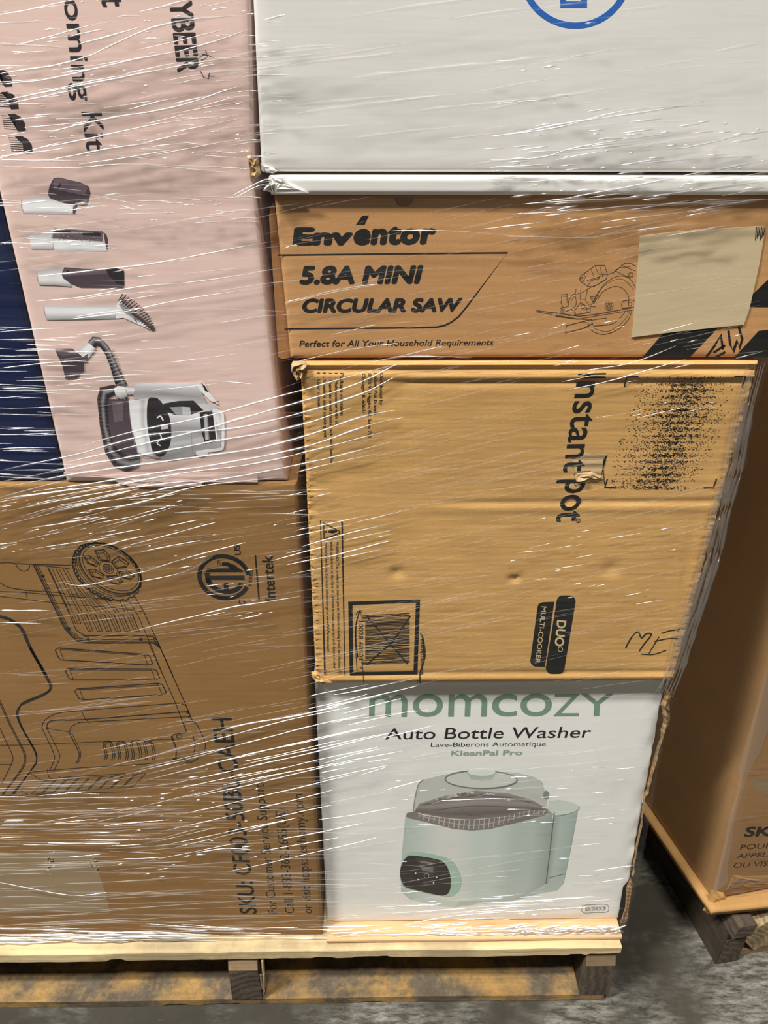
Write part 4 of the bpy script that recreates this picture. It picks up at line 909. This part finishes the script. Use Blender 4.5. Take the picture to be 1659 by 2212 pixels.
ZT = 0.124
c0 = at_z(1537, 1968, ZT); cL = at_z(1399, 1764, ZT); cR = at_z(1659, 1955, ZT)
dl = (cL - c0).normalized(); dr = (cR - c0).normalized()
tray2 = thing('cardboard_sheet', 'tan cardboard sheet with an upturned corner under the tall dull brown carton', 'cardboard', c0)
V, Fc = [], []; nI, nJ = 14, 14
def sheet_pt(i, j, top):
    u, v = (i / nI) ** 1.6 * 0.62, (j / nJ) ** 1.6 * 0.47
    p = c0 + dr * u + dl * v
    lift = 0.010 * math.exp(-(u + v) / 0.03)
    p = p + Vector((0, 0, lift * 0.2 - (0.0115 if not top else 0)))
    return p
for top in (True, False):
    for j in range(nJ + 1):
        for i in range(nI + 1): V.append(sheet_pt(i, j, top))
q_ = (nI + 1) * (nJ + 1)
for j in range(nJ):
    for i in range(nI):
        k = j * (nI + 1) + i; Fc += [(k, k + 1, k + nI + 2, k + nI + 1), (q_ + k, q_ + k + nI + 1, q_ + k + nI + 2, q_ + k + 1)]
for i in range(nI): Fc.append((i, q_ + i, q_ + i + 1, i + 1))
for j in range(nJ): k = j * (nI + 1); Fc.append((k, k + nI + 1, q_ + k + nI + 1, q_ + k))
link('cardboard_panel', mesh('cardboard_panel', V, Fc), M['lip'], tray2, True)

B0 = at_z(1541, 1943, ZT + 0.0022)
nr = Vector((math.sin(ph), -math.cos(ph), 0))
FR = Face(B0, nr)
T0 = at_plane(1659, 1432, B0, nr); ld = (T0 - B0); ld = B0 + ld * ((0.935 - B0.z) / ld.z)
exl = Vector((nr.y * -1, nr.x, 0))
cR_ = carton('carton', 'tall dull brown carton on the neighbouring pallet, taped along its corner', (ld, ld + exl * 0.52, B0 + exl * 0.52, B0), FR, 0.44, M['right'], None, dl, seed=9, nv=30)
R1 = zoom(1200, 1700, 3.614)
TR_ = lambda s, a, b, t, mat='inkb', bold=0.0, **k: text(cR_, FR, s, R1([a])[0], R1([b])[0], R1([t])[0], M[mat], bold, **k)
TR_('SKU', (1465, 390), (1790, 378), (1492, 305), 'inkb', 0.035); TR_('POUR', (1438, 492), (1690, 474), (1452, 449)); TR_('APPELEZ', (1410, 558), (1745, 540), (1428, 517)); TR_('OU VISITEZ', (1384, 632), (1820, 606), (1398, 590))
R2 = zoom(1400, 1300, 3.687)
flat(cR_, FR, 'tape_scuff', [R2([(830, 1420), (960, 1400), (1100, 1400), (1100, 1540), (930, 1535), (870, 1515), (840, 1470)])], M['labelg'], 0.0007)
# clear tape down the corner
pl = R2([(960, 480), (845, 880), (745, 1200), (712, 1330), (735, 1430), (690, 1560), (640, 1700), (610, 1900), (560, 2100), (520, 2250), (500, 2330)])
pr_ = R2([(1200, 700), (1010, 1000), (940, 1040), (890, 1180), (800, 1340), (765, 1440), (735, 1540), (695, 1690), (665, 1900), (625, 2120), (640, 2200)]); pr_[-1] = (1571, 1905)
V = [FR.at(*p, 0.0012) for p in pl] + [FR.at(*p, 0.0012) for p in pr_]; k = len(pl)
o = link('tape', mesh('tape', V, [(i, i + 1, k + i + 1, k + i) for i in range(k - 1)]), M['tape'], cR_); o['label'] = 'clear wrinkled packing tape'
# crushed lower corner and bent bottom edge
crumple(cR_, FR, 'crushed_corner', R1([(1195, 880), (1215, 800), (1262, 815), (1310, 825), (1330, 860), (1300, 890), (1270, 935), (1240, 960), (1185, 985), (1150, 960)]), M['tan'], 41, 0.004)
crumple(cR_, FR, 'torn_edge', R1([(1340, 790), (1390, 690), (1520, 695), (1659, 690), (1800, 690), (1800, 760), (1600, 780), (1480, 792), (1380, 780)]), M['right'], 43, 0.002)

# ------------------------------------------------------------------ stretch film round the main stack
FP = -0.0058
bd = [(1690, 380), (1664, 780), (1655, 786), (1630, 885), (1606, 1010), (1578, 1105), (1557, 1200), (1530, 1290), (1502, 1370), (1478, 1450), (1456, 1500), (1436, 1570), (1420, 1650), (1405, 1740), (1385, 1850), (1366, 1930), (1352, 2000)]
bw = [at_y(x, y, FP) for x, y in bd]
def xright(z):
    if z >= bw[0].z: return bw[0].x
    for a, b in zip(bw, bw[1:]):
        if a.z >= z >= b.z: return a.x + (b.x - a.x) * (a.z - z) / max(1e-6, a.z - b.z)
    return bw[-1].x
def yfilm(z): return FP - 0.019 * max(0.0, min(1.0, (0.165 - z) / 0.034)) ** 1.5
sf = thing('stretch_film', 'clear glossy stretch film wrapped round the main stack of cartons', 'plastic wrap', (-0.1, -0.02, 0.132))
V, Fc = [], []; nx, nz = 64, 150; ns = 10
zz = [0.1375 + (1.47 - 0.1375) * (j / nz) for j in range(nz + 1)]
rnd = random.Random(99)
for z in zz:
    xr_ = xright(z)
    for i in range(nx + 1):
        u = i / nx; x = -0.655 + (xr_ + 0.655) * u
        V.append(Vector((x, yfilm(z) + 0.0008 * math.sin(x * 37 + z * 90) * math.sin(z * 41 + x * 9), z)))
    for i in range(1, ns + 1):
        t = i / ns; a = min(1, t * 6) * math.pi / 2
        V.append(Vector((xr_ + 0.004 * math.sin(a) + 0.001 * math.sin(z * 300 + i), yfilm(z) + 0.004 * (1 - math.cos(a)) + max(0, t - 1 / 6) * 0.62, z)))
wd_ = nx + ns + 1
for j in range(nz):
    for i in range(wd_ - 1):
        a = j * wd_ + i; Fc.append((a, a + 1, a + wd_ + 1, a + wd_))
link('film_sheet', mesh('film_sheet', V, Fc), M['film'], sf, True)

class Folds:
    def __init__(self, seed, where=None): self.V, self.F, self.r, self.where = [], [], random.Random(seed), where
    def fold(self, pts, w, hz=0.75, steady=False):
        """a rolled pleat in the film: pts in pixels on the film's front, w its width in pixels"""
        r = self.r; P = []
        for x, y in pts:
            if self.where:
                P.append(self.where(x, y)); continue
            p = at_y(x, y, FP)
            if p.z < 0.166:
                for _ in range(4): p = at_y(x, y, yfilm(p.z))
            if p.x > xright(p.z) - 0.0006 or p.z < 0.1325 or p.z > 1.465: continue
            P.append(p)
        if len(P) < 2: return
        Q = []
        for a, b in zip(P, P[1:]):
            n = max(1, int((b - a).length / 0.011))
            for k in range(n): Q.append(a.lerp(b, k / n))
        Q.append(P[-1]); m = len(Q)
        ph1, ph2, f1, f2 = r.uniform(0, 6.3), r.uniform(0, 6.3), r.uniform(25, 70), r.uniform(90, 200)
        base = len(self.V); s = 0.0
        for i, q in enumerate(Q):
            if i: s += (q - Q[i - 1]).length
            t = i / (m - 1); tap = min(1.0, 5.5 * min(t, 1 - t) + 0.12)
            mod = 1.0 if steady else 0.62 + 0.38 * math.sin(ph1 + s * f1) * math.sin(ph2 + s * f2)
            rad = max(0.00012, w * 0.00029 * tap * mod)
            d = (Q[min(i + 1, m - 1)] - Q[max(i - 1, 0)]).normalized()
            nrm = Vector((-d.z, 0, d.x))
            if nrm.z < 0: nrm = -nrm
            off = 0.0004 * math.sin(ph2 + s * 55)
            c = q + Vector((0, -0.0009, off))
            for a in (-1.0, -0.72, -0.38, 0.0, 0.38, 0.72, 1.0):
                self.V.append(c + nrm * (rad * a) + Vector((0, -rad * hz * 1.6 * math.sqrt(max(0, 1 - a * a)), 0)))
        for i in range(m - 1):
            for k in range(6):
                a = base + i * 7 + k; self.F.append((a, a + 1, a + 8, a + 7))
    def region(self, x0, y0, x1, y1, n, sl, sd, l0, l1, w0, w1):
        r = self.r
        for _ in range(n):
            x, y = r.uniform(x0, x1), r.uniform(y0, y1); l = l0 + (l1 - l0) * r.random() ** 1.8; m = r.gauss(sl, sd); w = r.uniform(w0, w1)
            c = r.uniform(-.03, .03)
            self.fold([(x + l * (t - .5), y + m * l * (t - .5) + c * l * (t - .5) ** 2) for t in (0, .25, .5, .75, 1)], w)
    def build(self, name, mat, parent=None):
        o = link(name, mesh(name, self.V, self.F), mat, parent or sf, True); o['kind'] = 'stuff'; return o
bf = Folds(1)
# bold folds followed one by one
for p, wd in (([(0, 158), (160, 135), (330, 60), (520, 34)], 5), ([(0, 183), (120, 168), (250, 140), (430, 100), (545, 62)], 5), ([(0, 222), (200, 180), (350, 152), (540, 118)], 5.5), ([(0, 228), (100, 210), (230, 178)], 4), ([(105, 286), (250, 255), (390, 228), (545, 178)], 4.5),
              ([(90, 318), (200, 298), (380, 262), (480, 250)], 4), ([(108, 346), (230, 322), (330, 310)], 5), ([(0, 338), (80, 328), (150, 318)], 5), ([(0, 358), (160, 362), (300, 356), (500, 372)], 3), ([(0, 345), (110, 346), (240, 352)], 3.5), ([(170, 95), (240, 80), (310, 58)], 5), ([(0, 95), (70, 98), (150, 105)], 4),
              ([(300, 352), (400, 358), (540, 366)], 2.5), ([(280, 332), (400, 336), (510, 340)], 2.5), ([(0, 526), (60, 526), (120, 525)], 4), ([(80, 595), (220, 582), (320, 572), (430, 550), (590, 522)], 4.2), ([(80, 650), (180, 640), (300, 620), (420, 608), (640, 575)], 3), ([(150, 690), (270, 672), (380, 650), (560, 620)], 3),
              ([(0, 732), (80, 734), (190, 740)], 4), ([(35, 757), (140, 758), (310, 762)], 3.4), ([(0, 795), (90, 784), (200, 778)], 3), ([(500, 424), (560, 395), (590, 388)], 4.5), ([(505, 428), (560, 400), (600, 396)], 3.5),
              ([(170, 963), (300, 930), (480, 890), (640, 845), (760, 812), (890, 780)], 5), ([(130, 1000), (300, 962), (470, 918), (640, 870), (780, 825), (860, 785)], 6), ([(0, 1015), (150, 985), (320, 940), (500, 925), (640, 895), (780, 850), (850, 815)], 6.5), ([(0, 1040), (180, 1005), (400, 965), (640, 920), (760, 880)], 7),
              ([(0, 1052), (250, 1010), (480, 980), (640, 948), (780, 900), (850, 885)], 7), ([(70, 1062), (250, 1035), (480, 1000), (640, 970), (790, 920), (870, 902)], 6), ([(200, 1060), (400, 1020), (560, 1000), (700, 965), (850, 928)], 5), ([(260, 1075), (440, 1040), (640, 1005), (850, 952)], 5), ([(640, 1020), (720, 1000), (825, 976)], 3.5),
              ([(0, 1105), (160, 1075), (300, 1050), (520, 1030)], 4), ([(0, 1078), (120, 1062), (260, 1045)], 5), ([(0, 1135), (120, 1105), (230, 1080)], 3), ([(195, 1100), (300, 1085), (430, 1050), (600, 1030)], 4.5), ([(280, 1344 + 20), (400, 1335), (500, 1310), (560, 1302), (650, 1287)], 4.5), ([(300, 1255), (400, 1235), (460, 1200)], 4), ([(300, 1238), (380, 1212), (530, 1170)], 4), ([(0, 1317), (60, 1317), (110, 1318)], 5), ([(0, 1343), (90, 1345)], 4), ([(140, 1258), (190, 1262), (320, 1232)], 4),
              ([(640, 1145), (720, 1128), (800, 1110)], 4), ([(650, 1180), (740, 1155), (840, 1130)], 4), ([(700, 1205), (790, 1180), (840, 1168)], 4), ([(640, 1195), (700, 1182)], 4), ([(620, 1220), (720, 1198)], 3.5), 
              ([(240, 1652), (380, 1618), (500, 1570), (640, 1545), (800, 1505), (900, 1480)], 6), ([(300, 1640), (450, 1600), (620, 1555), (760, 1525)], 4), ([(200, 1690), (400, 1640), (640, 1575), (800, 1540)], 4), ([(260, 1700), (450, 1650), (680, 1595), (820, 1565)], 4), ([(380, 1690), (540, 1655), (700, 1618), (850, 1580)], 4), ([(420, 1720), (600, 1680), (760, 1640)], 3.5), ([(380, 1760), (560, 1720), (760, 1672)], 3.5), ([(330, 1800), (500, 1760), (720, 1705)], 3.5), ([(370, 1832), (440, 1815), (640, 1765)], 4), ([(420, 1842), (480, 1832), (545, 1834)], 3.5),
              ([(105, 1820), (180, 1821), (260, 1820)], 6.5), ([(0, 2018), (100, 2020), (210, 2026), (420, 2030)], 6), ([(0, 2036), (150, 2040), (330, 2036)], 4), ([(0, 1905), (150, 1932), (230, 1927)], 3),
              ([(1090, 290), (1300, 255), (1450, 232), (1530, 218)], 4), ([(1060, 295), (1200, 275), (1350, 240), (1540, 225)], 3), ([(1140, 330), (1250, 322), (1380, 310)], 4.5), ([(1060, 345), (1160, 340), (1250, 318), (1460, 285)], 3.5), ([(1200, 345), (1330, 325), (1480, 318), (1640, 283)], 3), ([(1380, 352), (1500, 345), (1640, 335)], 3.5), ([(1060, 362), (1190, 354)], 5), ([(1230, 425), (1380, 400), (1500, 375), (1659, 345)], 4.5), ([(1130, 440), (1300, 432), (1480, 415), (1659, 390)], 5), ([(1090, 462), (1250, 455), (1450, 440), (1659, 432)], 4), ([(1300, 480), (1450, 462), (1560, 442), (1659, 430)], 4), ([(1090, 510), (1200, 512), (1320, 514)], 4), ([(840, 498), (1000, 500), (1130, 510)], 2.5),
              ([(615, 655), (700, 635), (820, 615)], 3), ([(615, 652), (720, 628), (815, 614)], 3), ([(610, 540), (640, 530), (672, 547)], 2.5), ([(720, 722), (790, 705), (815, 700)], 3), ([(800, 783), (880, 765), (960, 745)], 4), ([(640, 780), (760, 755), (860, 740)], 3), 
              ([(1230, 840), (1330, 818), (1480, 776)], 3.5), ([(1260, 800), (1360, 785), (1460, 745)], 3), ([(850, 770), (950, 770), (1020, 771)], 3), ([(960, 781), (1150, 781), (1400, 783)], 2.5),
              ([(950, 1728), (1060, 1724), (1180, 1728)], 4), ([(1030, 1950), (1150, 1945), (1300, 1936)], 4), ([(870, 1998), (1000, 1975), (1330, 1955)], 4), ([(960, 1975), (1100, 1958), (1280, 1958)], 4), ([(1280, 1880), (1370, 1868)], 3)):
    bf.fold(smooth(p, 4), wd * 1.15)
rg = bf.region
rg(-20, 0, 540, 350, 34, -.17, .05, 80, 320, 2.2, 4.6); rg(-20, 0, 560, 370, 46, -.03, .06, 30, 170, 1.8, 3.4); rg(0, 0, 540, 360, 70, -.08, .08, 8, 34, 2.5, 5)
rg(480, 20, 610, 340, 26, -.06, .06, 20, 80, 2, 4); rg(0, 400, 330, 540, 30, .05, .10, 20, 130, 1.8, 3.2); rg(300, 425, 545, 480, 24, -.02, .06, 15, 120, 2, 3.6)
rg(-20, 700, 140, 1035, 46, .012, .03, 50, 200, 1.8, 3.6); rg(60, 720, 500, 860, 26, -.04, .08, 40, 180, 1.8, 3); rg(200, 560, 600, 720, 16, -.14, .05, 40, 200, 1.4, 2.4)
rg(-20, 1045, 400, 1180, 44, -.24, .05, 50, 240, 2, 4); rg(240, 1055, 640, 1110, 16, -.01, .03, 50, 220, 1.6, 3); rg(0, 1060, 420, 1200, 36, -.2, .08, 8, 34, 2.5, 4.5); rg(360, 1110, 660, 1340, 24, -.2, .05, 10, 50, 2, 3.4)
rg(220, 1600, 700, 1860, 22, -.22, .03, 90, 320, 1.8, 3.6); rg(240, 1650, 560, 1900, 44, -.18, .06, 8, 30, 2.5, 5); rg(0, 1700, 330, 1860, 20, -.02, .04, 40, 200, 1.8, 3.2)
rg(-20, 2000, 690, 2030, 30, .01, .02, 60, 300, 2, 4.5)
rg(1050, 40, 1300, 240, 12, -.06, .05, 14, 90, 2.5, 4.5); rg(1060, 260, 1659, 370, 56, -.1, .05, 10, 80, 3, 6); rg(1060, 375, 1659, 425, 34, -.1, .06, 10, 90, 3, 5.5); rg(1100, 425, 1659, 500, 30, -.1, .05, 20, 150, 3, 6)
rg(1120, 690, 1640, 900, 30, -.22, .05, 20, 110, 2, 3.6); rg(1080, 1100, 1480, 1300, 22, -.2, .04, 14, 90, 2.2, 3.8); rg(640, 1040, 900, 1230, 12, -.22, .03, 40, 160, 2, 3.4)
rg(690, 1480, 900, 1760, 24, -.22, .04, 50, 220, 2, 3.8); rg(860, 1650, 1400, 1960, 40, -.05, .05, 8, 70, 2, 3.6); rg(720, 1930, 1335, 2010, 40, -.04, .03, 20, 160, 2, 4); rg(900, 1995, 1345, 2030, 40, -.04, .1, 10, 80, 2.5, 6); rg(700, 2000, 1345, 2038, 26, -.02, .03, 60, 240, 2, 4)
bf.build('film_folds', M['fold'])
# film bunched along the corner of the load
cr = Folds(41); cr.region(1090, 1998, 1345, 2040, 130, -.05, .16, 8, 70, 3, 8); cr.region(720, 2002, 1345, 2036, 50, -.03, .06, 20, 160, 2, 5)
cr.region(-20, 2012, 400, 2046, 34, .012, .015, 100, 380, 4, 10); cr.region(300, 2016, 690, 2036, 12, .0, .02, 60, 200, 2, 4)
cr.build('film_crinkles', M['crinkle'])
sfv = Folds(3); rg = sfv.region
rg(0, 0, 560, 1040, 70, -.08, .08, 80, 360, 1.6, 3.4); rg(560, 0, 1100, 360, 16, -.13, .03, 160, 460, 5, 12); rg(1060, 0, 1659, 360, 24, -.11, .04, 100, 360, 2, 6)
rg(600, 430, 1659, 775, 120, -.2, .04, 70, 300, 1.2, 2.6); rg(640, 990, 1520, 1470, 170, -.2, .05, 80, 420, 1.0, 2.4); rg(640, 800, 1100, 1000, 34, -.24, .04, 100, 320, 1.4, 3); rg(0, 1150, 690, 1700, 120, -.14, .07, 70, 320, 1.0, 2.6)
rg(-20, 1680, 690, 2015, 200, -.02, .035, 100, 460, 1.4, 4.2); rg(690, 1490, 1410, 1990, 70, -.1, .06, 80, 360, 1.2, 3)
sfv.build('fine_film_folds', M['softfold'])
eg = Folds(7)
for k in range(7):
    o = 3 + 6.2 * k
    pts = [(x - o - eg.r.uniform(0, 3), y + eg.r.uniform(-6, 6)) for x, y in bd[2:11]]
    eg.fold(smooth(pts, 4), 7 + 2 * eg.r.random())
eg.build('film_edge_pleats', M['fold'])

# film on the neighbouring carton
sf2 = thing('stretch_film', 'clear stretch film on the tall dull brown carton across the gap', 'plastic wrap', B0 + nr * 0.004)
V, Fc = [], []
zb2 = B0.z + 0.004
for j in range(41):
    z = zb2 + (0.93 - zb2) * j / 40; c = B0.lerp(ld, (z - B0.z) / (ld.z - B0.z)) + nr * 0.004 + Vector((0, 0, z)) * 0
    for i in range(-8, 25):
        q = c + (dl * (-i * 0.05) if i < 0 else exl * (0.02 * i)) - (exl * 0.004 if i < 0 else Vector((0, 0, 0)))
        V.append(q + nr * 0.0006 * math.sin(z * 50 + i))
for j in range(40):
    for i in range(32): a = j * 33 + i; Fc.append((a, a + 1, a + 34, a + 33))
link('film_sheet', mesh('film_sheet', V, Fc), M['film'], sf2, True)
fr = Folds(23, lambda x, y: FR.at(x, y, 0.0045))
fr.region(1600, 1640, 1700, 1890, 18, -.06, .05, 30, 140, 1.4, 2.6)
fr.region(1570, 1890, 1690, 1925, 22, -.1, .05, 15, 60, 2.2, 4)
fr.build('film_folds', M['fold'], sf2)
